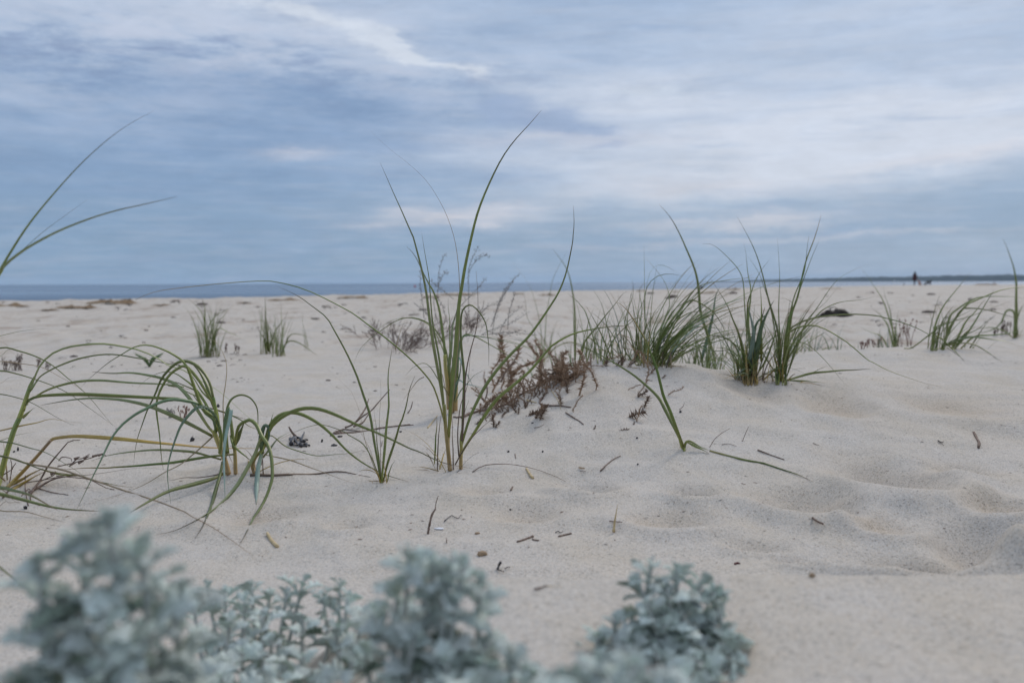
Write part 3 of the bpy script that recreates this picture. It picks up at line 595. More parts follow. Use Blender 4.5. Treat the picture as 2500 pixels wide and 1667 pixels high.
for a in [('A2 60,1290 150,1200 300,1040 430,890', 8, 'y', -.02, 'stem'), ('A2 430,890 450,875 520,862 650,852 850,862 1050,878 1300,905 1568,930 A1 700,845 900,858 1200,860 1450,858', 12, 'y', .1, 'leaf'),
          ('A2 50,1290 200,1210 330,1140 400,1125', 9, 'y', -.02, 'leaf'), ('A2 90,1315 250,1220 400,1130', 10, 'y', -.05, 'leaf'), ('A2 0,805 150,770 300,735 450,705 600,710 700,716', 5.5, 'y', .0, 'leaf'),
          ('A2 20,1380 90,1300 200,1250 330,1225 500,1195 680,1185 900,1155 1150,1135 1568,1150', 3.5, 'b', .0, 'thin'), ('A2 340,1130 520,1180 680,1190 850,1240 1130,1280', 5, 'h', -.1, 'leaf')]:
    blade(E, a[0], a[1], a[2], D0, a[3], a[4], n=30, label='dead yellow leaf' if a[2] == 'y' else None)
dead_foot(E, p, 9, 0.2)
# blades that reach in from a clump beyond the left edge
q = ground(-190, 1180); E = empty('marram_grass_clump', tuple(q), 'green blades arching in from the left edge above the yellow leaves', 'grass clump', 'marram grass clumps on the beach'); D1 = q[1]
for a in [
 ('F -190,1180 -180,1000 -120,880 A2 -10,115 130,145 300,210 430,290 550,410 650,510 740,620 820,730 910,850', 7, 'd', .2), ('F -190,1180 -170,1000 -90,890 A2 -10,210 150,230 330,270 460,340 600,430 760,540', 4, 't', .2),
 ('F -190,1180 -160,1000 -90,910 A2 -10,285 150,310 330,370 480,430 600,490 720,570 850,660 950,740 1040,810', 8.5, 'g', .1), ('F -190,1180 -150,1050 -60,960 A2 -10,497 100,520 250,570 400,640 550,710 650,750', 6, 'd', .0),
 ('F -190,1180 -140,1090 -50,1070 A2 0,895 100,905 250,945 350,975 450,1030 560,1110 660,1170 740,1240 810,1330', 8.5, 'd', -.1), ('F -190,1180 -100,1120 A2 0,1010 250,1080 500,1130 700,1200 1000,1300 1300,1400 1568,1510 A1 700,1390 850,1430 1020,1490 1220,1568', 5, 't', -.2),
 ('F -190,1180 -150,1060 -60,900 A2 0,190 60,140 180,103', 4, 'd', .0), ('F -190,1180 -160,1010 -80,840 A2 0,60 80,130 160,180', 3, 't', .3), ('F -190,1180 -120,1140 -50,1110 A2 0,1025 240,1085 450,1140 620,1180 760,1220', 6, 'h', -.1),
 ('F -190,1180 -180,900 -90,830 0,816 51,809 126,804', 5, 'g', .3), ('F -190,1180 -140,1100 -70,1080 A2 0,890 200,840 300,820', 3.5, 'd', .1), ('F -190,1180 -150,1000 -60,950 A2 0,420 80,370 200,358', 3, 't', .2)]:
    blade(E, a[0], a[1], a[2], D1, a[3], n=34)
q = ground(-120, 1240); E = empty('marram_grass_clump', tuple(q), 'low broad green blades lying over the sand at the left edge below the dead twigs', 'grass clump', 'marram grass clumps on the beach'); D1 = q[1]
for a in [('F -120,1240 -60,1200 A2 0,1345 150,1380 300,1420 450,1455 600,1475 860,1490', 11, 'd', -.1), ('F -120,1240 -70,1190 A2 0,1290 100,1310 250,1350 400,1430 490,1480', 12, 'h', -.35),
          ('F -120,1240 -60,1230 A2 0,1480 200,1500 420,1550 560,1590', 4, 't', -.1), ('F -120,1240 -80,1170 A2 0,1300 120,1400 200,1420', 5, 't', -.1), ('F -120,1240 -60,1290 A2 0,1400 60,1390 200,1350', 4, 'b', -.1)]:
    blade(E, a[0], a[1], a[2], D1, a[3])
# tall near blades, upper left
q = at(-340, 1430, 1.3); q[2] = h1(q[0], q[1]); E = empty('marram_grass_clump', tuple(q), 'near marram blades fanning up against the sky at the upper left edge', 'grass clump', 'marram grass clumps on the beach')
ST = 'F -340,1440 -240,1150 -130,900 -60,760 '
for a in [(ST + 'A6 0,1255 60,1150 180,960 300,800 480,590 640,420 830,250 1000,130 1180,35', 16, 'g', .05), (ST + 'A6 0,1262 140,1130 300,1030 480,940 700,855 900,795 1080,755 1360,690', 14, 'd', -.05), (ST + 'A6 0,1265 80,1170 160,1110 330,975 500,860 680,735', 6, 'd', .1)]:
    blade(E, a[0], a[1], a[2], 1.3, a[3], 'leaf', clamp=False, roll=.1, n=40)
blade(E, ST + 'A6 5,1240', 17, 'e', 1.31, 0, 'stem', 'stem', clamp=False)
q = at(-160, 1560, .95); q[2] = h1(q[0], q[1]); E = empty('marram_grass_clump', tuple(q), 'single blurred green blade at the lower left edge behind the silver plant', 'grass clump', 'marram grass clumps on the beach')
blade(E, 'F -160,1590 -90,1400 -50,1345 0,1385 46,1421 110,1470 150,1500', 13, 'g', .95, .05, clamp=False)
# --- broken shoot on the right of the mound
E, p = clump(1668, 1096, 'broken marram shoot on open sand with one stem bent flat to the right'); D0 = p[1]
for a in [('T7 2240,1240 2150,1050 2050,850 1990,750 1850,620 1700,490 1500,370 1280,260 1090,220', 9.5, 'g', .3), ('T7 2235,1230 2160,1040 2100,880 2040,740 2010,620 1970,450 1900,250 1850,150 1760,0 A4 480,800 430,745 380,715', 9, 'h', -.1),
          ('R6 165,235 175,190 200,180 260,215 310,235', 7, 'e', 0), ('R6 180,185 240,215 290,240 313,255', 9, 'g', -.03), ('R6 310,235 450,275 600,305 750,325 930,372', 7, 'h', -.05), ('R6 168,235 150,200 125,130 100,90', 10, 'e', 0)]:
    blade(E, a[0], a[1], a[2], D0, a[3], 'short' if a[0].startswith('R6 18') else 'leaf')

# --- clumps behind the ridge
E, p = clump(1828, 932, 'dense marram clump with a thick straw coloured foot behind the ridge crest'); D0 = p[1] + .02
for k in range(16):
    x0 = R.uniform(1812, 1852); blade(E, f'F {x0},{R.uniform(936, 942)} {x0 + R.uniform(-5, 5)},{R.uniform(890, 912)} {x0 + (x0 - 1832) * .6 + R.uniform(-4, 4)},{R.uniform(800, 885)}', R.uniform(4, 8), R.choice('ssty'), D0 + R.uniform(-.04, .05), 0, 'leaf', 'sheath', n=8)
for a in [('A4 1390,1260 1330,1000 1280,880 1220,740 1160,630 1095,520', 9, 'g', -.1), ('A4 1440,1200 1390,800 1430,650 1480,550 1580,395', 9, 'g', .1), ('A4 1420,1200 1400,900 1425,650 1410,540 1360,290', 8, 'g', .1),
          ('A4 1500,1200 1500,760 1480,590', 8, 'g', -.1), ('A4 1440,1250 1500,950 1560,800 1600,730', 16, 'p', -.1), ('A4 1400,1250 1380,900 1375,650 1340,520 1250,410 1130,310 1035,290', 4, 'd', .2),
          ('A4 1400,1250 1440,1000 1420,860 1400,780', 14, 'p', -.1), ('A4 1460,1260 1440,1050 1470,900 1560,830', 14, 'p', -.05), ('A4 1430,1250 1480,1000 1510,850 1530,780', 12, 'g', .0),
          ('A4 1380,1280 1300,1080 1210,1010 1080,1010', 5, 'g', -.1), ('A4 1375,1280 1320,1160 1240,1100 1150,1090', 5, 'g', -.1), ('A4 1370,1290 1320,1200 1290,1150 1220,1120', 5, 'd', -.1), ('A4 1480,1280 1540,1180 1600,1000 1620,900', 6, 'g', 0)]:
    blade(E, a[0], a[1], a[2], D0, a[3])
proc_clump(E, (p[0], D0), 58, .27, .04, splay=.45, droop=1.1, w=.0052, styles='ggpphg')
dead_foot(E, p, 22, .16, .05, .005)
E, p = clump(1899, 932, 'slender upright marram clump immediately right of the straw footed clump'); D0 = p[1] + .02
for a in [('A4 1630,1350 1630,1000 1560,700 1490,480 1420,300 1310,95', 6.5, 'd', .1), ('A4 1640,1350 1640,1000 1640,500 1615,250', 5, 'd', .0), ('A4 1650,1350 1720,900 1780,680 1840,430 1900,250 1960,90', 7, 'h', .1),
          ('A4 1660,1350 1730,900 1800,650 1870,450 1940,265', 6, 'd', -.1), ('A4 1655,1350 1740,760 1820,500 1870,240', 5, 'g', .1), ('A4 1690,1330 1800,1000 1960,740 2100,560 2240,480 2345,455', 5, 'd', .2),
          ('A4 1690,1330 1850,900 2000,740 2140,590', 5, 'd', .1), ('A4 1680,1330 1720,1100 1900,870 2100,720 2350,640', 5, 'd', .1), ('A4 1680,1300 1700,1000 1800,900 2000,855 2350,850 A5 250,885 400,920 550,980 690,1060 850,1180 1000,1300', 4.5, 'd', -.1),
          ('A4 1700,1340 1900,1290 2100,1270 2352,1240', 6.5, 'g', -.1), ('A4 1690,1345 1850,1350 2000,1362', 5, 'd', -.1), ('A4 1680,1300 1700,1000 1900,925 2100,1030 2300,1180 R3 1480,1020 1600,1080 1750,1125 1890,1145', 4.5, 'g', -.3),
          ('A4 1680,1345 1850,1300 2000,1235', 3, 'd', -.1), ('A4 1660,1340 1600,1130 1750,1060 1850,1070 2000,1200 2140,1370', 2.5, 'd', -.2), ('A4 1650,1345 1500,1100 1530,950 1430,830 1400,800', 4, 'd', .1),
          ('A4 1660,1300 1700,900 1740,760 1690,715 1650,715', 6, 'd', .1), ('A4 1650,1300 1600,900 1520,650 1480,520 1400,400', 3.5, 'd', .2)]:
    blade(E, a[0], a[1], a[2], D0, a[3], n=30)
for k in range(9):
    x0 = 1899 + R.uniform(-9, 22); blade(E, f'F {x0},940 {x0 + R.uniform(-2, 6)},900 {x0 + R.uniform(0, 16)},{R.uniform(800, 870)}', R.uniform(3, 5), R.choice('ehh'), D0 + R.uniform(-.03, .03), 0, 'leaf', 'sheath', n=8)
proc_clump(E, (p[0] + .01, D0), 34, .30, .025, lean=(.18, 0), splay=.25, droop=.8, w=.0045, styles='gddh')
dead_foot(E, p, 12, .16, .04)
# fan clump
E, p = clump(1603, 898, 'fan of marram blades sweeping to the right behind the sprig mound'); D0 = p[1] + .05
for a in [('A4 690,1250 700,1100 800,950 900,780 1000,640 1100,590 1250,575 1400,572 1500,565', 4.5, 'd', .2), ('A4 690,1250 720,1050 830,860 930,750 1000,740 1100,790 1160,850 1250,1000', 6, 'g', .0), ('A4 695,1250 740,1000 800,850 900,760 1010,740', 7, 'g', .1),
          ('A4 690,1250 680,1000 740,850 750,740', 6, 'g', 0), ('A4 690,1250 760,1080 850,900 960,820 1060,800', 7, 'g', -.1), ('A4 700,1250 790,1100 900,990 1000,940 1150,945 1250,1000', 6, 'd', -.1),
          ('A4 700,1250 800,1130 950,1070 1100,1110 1200,1110 1340,1090', 5, 'g', -.1), ('A4 700,1250 780,1180 900,1130 1050,1170', 5, 'g', -.1)]:
    blade(E, a[0], a[1], a[2], D0, a[3])
proc_clump(E, (p[0], D0), 60, .44, .05, lean=(1.1, -.05), splay=.36, droop=1.0, w=.0052, styles='gghphg')
dead_foot(E, p, 16, .2, .05, .005)
# upright clump, left of the fan
E, p = clump(1560, 893, 'upright dark green marram clump left of the fan shaped one'); D0 = p[1] + .12; p[1] = D0
for a in [('A4 570,1230 560,1000 590,800 570,660 600,600', 5, 'd', .1), ('A4 560,1230 500,1000 450,900 520,700 515,560', 5, 'd', .1), ('A4 555,1230 550,900 600,720 635,620', 5, 'd', 0), ('A4 550,1230 450,1100 480,900 560,860 700,820', 4, 'h', 0),
          ('A4 560,1230 545,1000 520,780 530,640', 5, 'g', 0), ('A4 570,1230 770,850 800,740 770,600 700,490 615,400', 5, 'g', .1), ('A4 580,1230 780,900 850,640 895,510', 3, 't', .1)]:
    blade(E, a[0], a[1], a[2], D0, a[3])
proc_clump(E, (p[0], D0), 34, .34, .045, splay=.27, droop=.7, w=.0045, styles='ghphgd')
dead_foot(E, p, 14, .2, .05, .005)
# thin blades left behind the sprigs
E, p = clump(1490, 893, 'sparse thin marram blades behind the crest of the sprig mound'); D0 = p[1] + .15
for a in [('A4 370,1215 330,950 260,720 170,615', 5.5, 'd', .1), ('A4 250,1215 230,1100 170,850 100,750 0,705', 5, 'd', .1), ('A4 300,1215 360,1050 560,850 680,830', 4, 'h', .1), ('A4 100,1220 150,1050 300,860 420,710 480,670', 5, 'd', .1),
          ('A4 290,1225 310,1050 330,930', 5, 'g', 0), ('A4 160,1225 230,1000 300,870', 4, 'd', 0), ('A4 110,1225 165,1020 260,1080 380,1200', 4, 'd', 0), ('A4 440,1225 400,1080 430,1000 330,900', 4, 'd', .1)]:
    blade(E, a[0], a[1], a[2], D0, a[3])
proc_clump(E, (p[0] - .03, D0), 16, .26, .11, splay=.25, droop=.7, w=.005, styles='gdd')
# blades around the vertical one
E, p = clump(1332, 872, 'thin marram blades rising beside a single tall vertical blade behind the brown sprigs'); D0 = max(p[1], 4.2)
for a in [('R2 1775,790 1774,720 1772,500 1765,350 1735,230 1680,120 1610,20', 6, 'd', .1), ('R2 1545,850 1560,600 1590,380 1620,230 1710,40', 4, 'g', .2), ('R2 1560,850 1540,720 1520,550 1470,360 1420,250 1330,100', 5, 'd', .2),
          ('R2 1500,850 1480,600 1430,500 1400,300', 3.5, 'd', .1), ('R2 1500,850 1440,700 1300,640', 4, 'd', .0), ('R2 1560,850 1490,760 1350,700 1200,660 1000,640', 4, 'g', .0), ('R2 1540,860 1440,780 1350,730', 4, 'g', .0),
          ('R2 1480,950 1420,850 1340,760 1280,730', 4.5, 'g', .0), ('R2 1570,850 1640,700 1740,620 1850,560', 4, 't', 0), ('R2 1500,900 1600,760 1700,700 1780,700 1900,760 2000,830', 3.5, 'd', 0)]:
    blade(E, a[0], a[1], a[2], D0, a[3])
proc_clump(E, (p[0] + .02, D0), 14, .35, .10, splay=.35, droop=.8, w=.0055, styles='gdd')
# deeper clumps
def far_clump(pxx, pyy, n, hpx, label, w=.006, styles='gggdh', spread=.05, lean=(0, 0), splay=.28, droop=.8, dist=None):
    p = ground(pxx, pyy)
    if dist: q = at(pxx, pyy, dist); p = np.array([q[0], q[1], h1(q[0], q[1])])
    E = empty('marram_grass_clump', tuple(p), label, 'grass clump', 'marram grass clumps on the beach')
    proc_clump(E, p, n, hpx / FPX * p[1] * 1.12, spread, lean, splay, droop, w, styles, n_seg=11); return E, p
E, p = far_clump(1712, 885, 30, 120, 'bushy marram clump with yellow foot between the fan and the straw footed clump', spread=.05, dist=4.1)
for a in [('A4 1040,1210 1080,1050 1130,850 1180,700 1225,635', 10, 'p', .1), ('A4 1150,1200 1050,850 1030,680 1000,540 950,400 880,240 800,110 715,0', 8, 'g', .1)]: blade(E, a[0], a[1], a[2], p[1], a[3])
far_clump(1690, 885, 20, 95, 'low tangled grey green marram behind the fan of blades', spread=.10, splay=.6, droop=1.2, dist=4.0)
far_clump(1765, 880, 26, 100, 'low spreading marram left of the straw footed clump', spread=.08, splay=.6, droop=1.3, dist=3.8)
far_clump(1955, 850, 34, 120, 'bushy blurred marram clump behind the slender one near the black heap', spread=.10, dist=6.2, styles='gdpp', splay=.35)
far_clump(1600, 790, 22, 50, 'small straw yellow grass tuft out on the beach behind the fan', styles='yyth', spread=.12, splay=.5)
far_clump(1712, 790, 30, 55, 'small blurred green tuft out on the beach behind the tall grass', styles='gdd', spread=.16, splay=.6)
far_clump(1440, 835, 18, 110, 'pale thin marram tuft behind the sprig mound near its left end', styles='pg', spread=.08, dist=6.5)
E, p = far_clump(512, 871, 46, 135, 'left one of the two small marram tufts out on the beach at left', spread=.085, splay=.16, droop=.5, w=.008, styles='gdhg')
for a in [('R1 1480,800 1470,600 1440,470 1340,365', 4, 'g', .1), ('R1 1490,800 1470,560 1470,450 1440,368', 6, 'd', 0), ('R1 1500,800 1560,560 1600,510 1640,455', 4, 'd', 0), ('R1 1510,780 1560,600 1640,620 1760,690', 3.5, 'd', 0), ('R1 1500,790 1490,600 1540,500 1660,410', 3, 'd', 0)]: blade(E, a[0], a[1], a[2], p[1], a[3])
E, p = far_clump(656, 864, 32, 120, 'dark upright marram tuft, taller of the twin tufts in the left middle distance', spread=.06, splay=.15, droop=.4, w=.008, styles='ddg')
for a in [('R1 1925,760 1910,600 1900,400 1903,355', 6, 'd', 0), ('R1 1920,760 1900,680 1850,600', 4, 'd', 0), ('R1 1930,760 1960,640 2010,560 2050,510', 4, 'd', 0)]: blade(E, a[0], a[1], a[2], p[1], a[3])
E, p = far_clump(685, 869, 26, 120, 'thinner marram tuft immediately right of the dark upright tuft', spread=.06, splay=.22, droop=.5, w=.007, styles='gdg')
for a in [('R1 2010,790 2020,600 2015,400', 4, 'd', 0), ('R1 2020,780 2060,690 2150,700 2280,785', 3.5, 'd', 0), ('R1 2020,780 2070,650 2130,630 2250,670', 3, 'd', 0)]: blade(E, a[0], a[1], a[2], p[1], a[3])
far_clump(749, 856, 5, 95, 'very thin sparse grass tuft right of the twin tufts', spread=.03, splay=.15, droop=.4, w=.006, styles='dg')
far_clump(1395, 862, 14, 120, 'sparse pale blades between the vertical blade and the crest blades', spread=.12, styles='gph', dist=5.2, splay=.3)
far_clump(1645, 884, 26, 120, 'loose clump of fine blades right of the fan foot', spread=.12, styles='gphg', dist=4.6, splay=.4, lean=(.3, 0))
far_clump(1520, 868, 24, 130, 'loose fine blades standing behind the upright clump', spread=.16, styles='gph', dist=5.6, splay=.35, lean=(.2, 0))
far_clump(1990, 845, 16, 90, 'thin scattered blades between the slender clump and the black heap', spread=.14, styles='gpt', dist=5.4, splay=.45)
far_clump(2330, 835, 14, 95, 'thin blades behind the wind bent clump', spread=.14, styles='gd', dist=5.6, splay=.4, lean=(.5, 0))
far_clump(1575, 880, 26, 140, 'fine yellow green blades leaning both ways just left of the fan foot', spread=.10, styles='ghhp', dist=4.9, splay=.45, w=.0048)
far_clump(1755, 882, 24, 150, 'long fine blades leaning left behind the straw footed clump', spread=.08, styles='ghpg', dist=4.5, splay=.4, w=.0048, lean=(-.3, 0))
far_clump(1925, 860, 24, 130, 'fine blades leaning right behind the slender clump', spread=.08, styles='ghpg', dist=4.7, splay=.4, w=.0048, lean=(.45, 0))
far_clump(2075, 845, 14, 80, 'low sparse blades left of the reddish seed stalks', spread=.14, styles='gph', dist=5.4, splay=.5, w=.0048)
# right hand clumps
E, p = clump(2186, 847, 'marram tuft beside reddish seed stalks on the right hand swell'); D0 = p[1]
for a in [('A5 330,1165 310,1000 280,800 240,660 210,560', 5, 'd', .1), ('A5 335,1165 300,950 200,700 100,530 0,400', 6, 'd', .1), ('A5 340,1165 340,1000 350,900 372,800', 8, 'g', 0), ('A5 340,1165 370,1050 420,1000', 4, 'g', 0),
          ('A5 500,1175 430,1100 330,1040 220,970 130,900', 5, 'd', 0), ('A5 265,1170 200,1060 100,1020 0,950', 4, 'd', 0), ('A5 320,1165 270,980 200,850 130,770', 5, 'g', 0)]: blade(E, a[0], a[1], a[2], D0, a[3])
proc_clump(E, p, 14, .16, .03, splay=.2, droop=.5, w=.006, styles='gdp')
far_clump(2160, 822, 34, 80, 'pale blurred tuft behind the reddish seed stalks', spread=.08, styles='ptpg', dist=6.6, splay=.25)
E, p = clump(2284, 852, 'wind bent marram clump on the right swell, blades leaning right'); D0 = p[1]
for a in [('A5 680,1200 710,1000 760,850 850,690 960,560 1065,445', 6, 'd', .1), ('A5 730,1200 760,1000 820,850 890,740', 5, 'd', .1), ('A5 800,1190 850,900 930,800 1100,700 1250,670 1400,680 1568,700', 6, 'd', .1),
          ('A5 800,1190 850,980 1000,780 1100,720 1250,660 1400,620 1568,590 1700,580', 7, 'd', .2), ('A5 880,1190 1000,950 1100,820 1200,700', 6, 'd', 0), ('A5 900,1190 1050,1000 1200,750 1280,620', 6, 'g', 0), ('A5 1050,1175 1200,950 1310,840', 5, 'd', 0),
          ('A5 420,1175 500,1170 650,1060 780,970 1000,880 1300,770 1500,690', 5, 'd', 0), ('A5 830,1150 1000,1080 1150,1075 1350,1100 1568,1160', 7, 'g', -.1), ('A5 820,1150 1050,1130 1200,1200 1380,1320', 4, 'd', -.2),
          ('A5 690,1200 720,1060 860,1160 1000,1300', 4, 'd', -.1), ('A5 700,1200 720,1000 760,960 900,900 960,920', 5, 'g', 0), ('A5 790,1195 880,950 960,810 1050,790 1300,830 1568,920', 5, 'd', .1), ('A5 960,1180 1100,1060 1250,1050 1568,1020', 5, 'g', 0),
          ('A5 720,1200 900,1100 1100,1000 1300,850', 5, 'd', 0), ('A5 790,1195 790,1150 800,1120', 12, 'e', 0), ('A5 720,1200 735,1100 760,1000', 7, 'h', 0), ('A5 900,1190 1000,1040 1100,960', 6, 'h', 0)]: blade(E, a[0], a[1], a[2], D0, a[3])
proc_clump(E, (p[0] + .03, p[1] + .03), 22, .28, .08, lean=(.5, 0), splay=.25, droop=.8, w=.005, styles='gdd')
E, p = clump(2476, 825, 'small marram tuft at the right edge with one tall dark blade'); D0 = p[1]
for a in [('A5 1480,1080 1490,1000 1495,800 1500,600 1480,400 1440,250 1390,110', 8, 'd', 0), ('A5 1480,1080 1500,900 1530,820 1568,740', 8, 'd', 0), ('A5 1475,1080 1480,850 1400,820 1350,950 1250,1020 1130,1060', 7, 'd', 0), ('A5 1480,1080 1500,850 1520,800', 12, 'g', 0),
          ('A5 1470,1080 1350,1000 1200,975 1100,1000', 4, 'd', 0)]: blade(E, a[0], a[1], a[2], D0, a[3])
proc_clump(E, (p[0] + .02, p[1]), 14, .2, .03, splay=.35, droop=.9, w=.006, styles='gd')

# ------------------------------------------------------------------ tubes, twigs, sprigs
def tube(P, r0, r1, k=6, V=None, F=None, bumps=0.0):
    V = [] if V is None else V; F = [] if F is None else F
    P = np.asarray(P, float); n = len(P); T = np.gradient(P, axis=0); T /= np.linalg.norm(T, axis=1)[:, None] + 1e-12
    ref = np.array([.3, .2, 1.0]) if abs(T[0][2]) < .8 else np.array([1.0, .3, 0])
    b0 = len(V)
    for i in range(n):
        s = np.cross(T[i], ref); s /= np.linalg.norm(s) + 1e-9; u_ = np.cross(s, T[i]); r = r0 + (r1 - r0) * i / max(n - 1, 1); r *= 1 + bumps * R.uniform(-1, 1)
        for j in range(k): a = 2 * math.pi * j / k; V.append(tuple(P[i] + s * math.cos(a) * r + u_ * math.sin(a) * r))
    for i in range(n - 1):
        for j in range(k): a = b0 + i * k + j; c = b0 + i * k + (j + 1) % k; F.append((a, c, c + k, a + k))
    F.append(tuple(b0 + j for j in range(k))[::-1]); F.append(tuple(b0 + (n - 1) * k + j for j in range(k)))
    return V, F
def spike(V, F, p, d, L, r):
    d = np.asarray(d, float); d /= np.linalg.norm(d) + 1e-9; s = np.cross(d, (.3, .5, .8)); s /= np.linalg.norm(s) + 1e-9; u_ = np.cross(s, d); b = len(V)
    for j in range(3): a = 2.094 * j; V.append(tuple(p + (s * math.cos(a) + u_ * math.sin(a)) * r))
    V.append(tuple(p + d * L)); F += [(b, b + 1, b + 3), (b + 1, b + 2, b + 3), (b + 2, b, b + 3)]
def sprig_mesh(name, mat, bend=.3, nodes=18, spikeL=.055, dens=4, fork=0, rad=.010):
    """a unit-high sprig along +Z: woody stem set with star-like spiny leaves"""
    V, F = [], []; rr = random.Random(name)
    def axis(p0, d0, L, nn, bd):
        P = [np.array(p0, float)]; d = np.array(d0, float); kink = np.array([rr.uniform(-bd, bd), rr.uniform(-bd, bd), 0])
        for i in range(nn): d = d + kink / nn + np.array([rr.gauss(0, .09), rr.gauss(0, .09), 0]); d /= np.linalg.norm(d); P.append(P[-1] + d * L / nn)
        return np.array(P)
    P = axis((0, 0, 0), (0, 0, 1), 1.0, nodes, bend); tube(P, rad, rad * .5, 4, V, F, .1); axes = [(P, 1.0)]
    for f in range(fork):
        i = rr.randrange(nodes // 5, nodes * 2 // 3); a = rr.uniform(0, 6.28); Q = axis(P[i], (math.cos(a) * .8, math.sin(a) * .8, .7), rr.uniform(.3, .5), nodes // 2, bend); tube(Q, rad * .7, rad * .4, 4, V, F); axes.append((Q, .9))
    for (Q, sc) in axes:
        m_ = len(Q)
        for i in range(1, m_):
            t = i / (m_ - 1)
            if t < .12 and sc == 1.0: continue
            for j in range(dens + (2 if t > .8 else 0)):
                a = rr.uniform(0, 6.28); e = rr.uniform(-.1, .8) + (.5 if t > .85 else 0)
                d = (math.cos(a) * math.cos(e), math.sin(a) * math.cos(e), math.sin(e)); spike(V, F, Q[i] + np.array([0, 0, rr.uniform(-.02, .02)]), d, spikeL * rr.uniform(.6, 1.25) * sc, spikeL * .17)
    me = bpy.data.meshes.new(name); me.from_pydata([tuple(map(float, v)) for v in V], [], F); me.materials.append(mat); me.update(); return me
SPR = [sprig_mesh('sprig_%d' % i, M_SALT, .5 + .15 * i, 17, .085, 5, f, .013) for i, f in enumerate((0, 0, 1, 2, 3))]
M_SALT_B = mat_simple('brown_saltwort', (.12, .08, .055), (.27, .185, .13), 90, .85, .15, .3)
SPS = [sprig_mesh('short_sprig_%d' % i, M_SALT_B, .8, 9, .24, 6, 0, .034) for i in range(3)]
FINE = [sprig_mesh('fine_sprig_%d' % i, M_SALT_D, .5, 26, .035, 5, 5, .008) for i in range(3)]
def place_sprig(parent, me, p0, p1, name='sprig', wid=1.0):
    p0, p1 = Vector(p0), Vector(p1); d = p1 - p0; L = d.length
    o = bpy.data.objects.new(name, me); COL.objects.link(o); q = d.to_track_quat('Z', 'X') @ Quaternion((0, 0, 1), R.uniform(0, 6.28))
    off = Vector((0, 0, 0))
    if parent is not None: o.parent = parent; off = parent.location
    o.location = p0 - off; o.rotation_mode = 'QUATERNION'; o.rotation_quaternion = q; o.scale = (L * wid, L * wid, L); return o
def sprig_px(parent, me, a, b, back=0.0, wid=1.0, lean=0.0):
    pa, pb = px('T7 %g,%g %g,%g' % (*a, *b)); d = gdepth(*pa) + back
    p0 = at(pa[0], pa[1], d) - np.array([0, 0, .004]); p1 = at(pb[0], pb[1], d + lean); return place_sprig(parent, me, p0, p1, wid=wid)
pb_ = ground(1190, 985)
SB = empty('saltwort_bush', tuple(pb_), 'tangled dry brown spiny saltwort bush half buried on the mound', 'dead shrub')
for (a, b, k) in [((400, 700), (470, 230), 1), ((590, 700), (525, 160), 2), ((480, 660), (670, 350), 0), ((420, 640), (400, 300), 1), ((560, 700), (640, 480), 2), ((820, 620), (1010, 290), 3), ((860, 640), (940, 330), 2), ((950, 640), (1010, 400), 4),
                  ((1000, 620), (1200, 270), 4), ((980, 640), (1160, 320), 4), ((1232, 730), (1190, 300), 1), ((1290, 500), (1300, 360), 2), ((1330, 490), (1390, 340), 2), ((1390, 675), (1385, 400), 0), ((300, 860), (430, 600), 3), ((330, 830), (380, 640), 4),
                  ((620, 760), (700, 560), 4), ((700, 760), (790, 590), 4), ((640, 740), (620, 500), 2), ((780, 700), (850, 450), 4), ((900, 650), (900, 430), 4), ((1060, 600), (1080, 400), 3), ((1230, 540), (1280, 430), 2), ((540, 690), (580, 400), 3), ((350, 640), (265, 540), 0),
                  ((1040, 710), (1035, 600), 2), ((900, 725), (940, 620), 3), ((1200, 600), (1110, 350), 4), ((1120, 540), (1180, 300), 4)]:
    sprig_px(SB, SPR[k], a, b, back=.0, wid=1.8)
lo = [(250, 900), (420, 850), (640, 780), (820, 680), (1020, 620), (1230, 560)]
for k in range(95):
    t = R.random(); x = 280 + t * 930; y = float(np.interp(x, [a[0] for a in lo], [a[1] for a in lo])) + R.uniform(-30, 60); hgt = R.uniform(60, 180) * (.75 + .35 * t); L = R.uniform(-.9, 1.0)
    sprig_px(SB, R.choice(SPR[1:]), (x, y), (x + hgt * L, y - hgt), back=R.uniform(-.02, .06), wid=R.uniform(1.1, 1.6))
for k in range(34):
    x = R.uniform(280, 900); y = float(np.interp(x, [a[0] for a in lo], [a[1] for a in lo])) + R.uniform(30, 110); L = R.uniform(-60, 60); sprig_px(SB, R.choice(SPS), (x, y), (x + L, y - R.uniform(25, 60)))
for k, a in enumerate(['T7 30,935 100,935 250,880 400,850 560,800 640,720', 'T7 1090,610 1170,580 1230,530 1300,480', 'T7 110,940 200,890 330,870 500,820 700,700', 'T7 290,860 350,700 330,560', 'T7 480,600 540,480 620,400', 'T7 850,790 880,760 870,745 850,800 920,820 1060,825 1150,840']):
    P = path3d(a, 3.4, 0, 14); V, F = tube(P, .0042 if k in (0, 2) else .003, .0018, 6, bumps=.15); mesh_obj('branch', V, F, M_TWIG, SB, tuple(pb_))
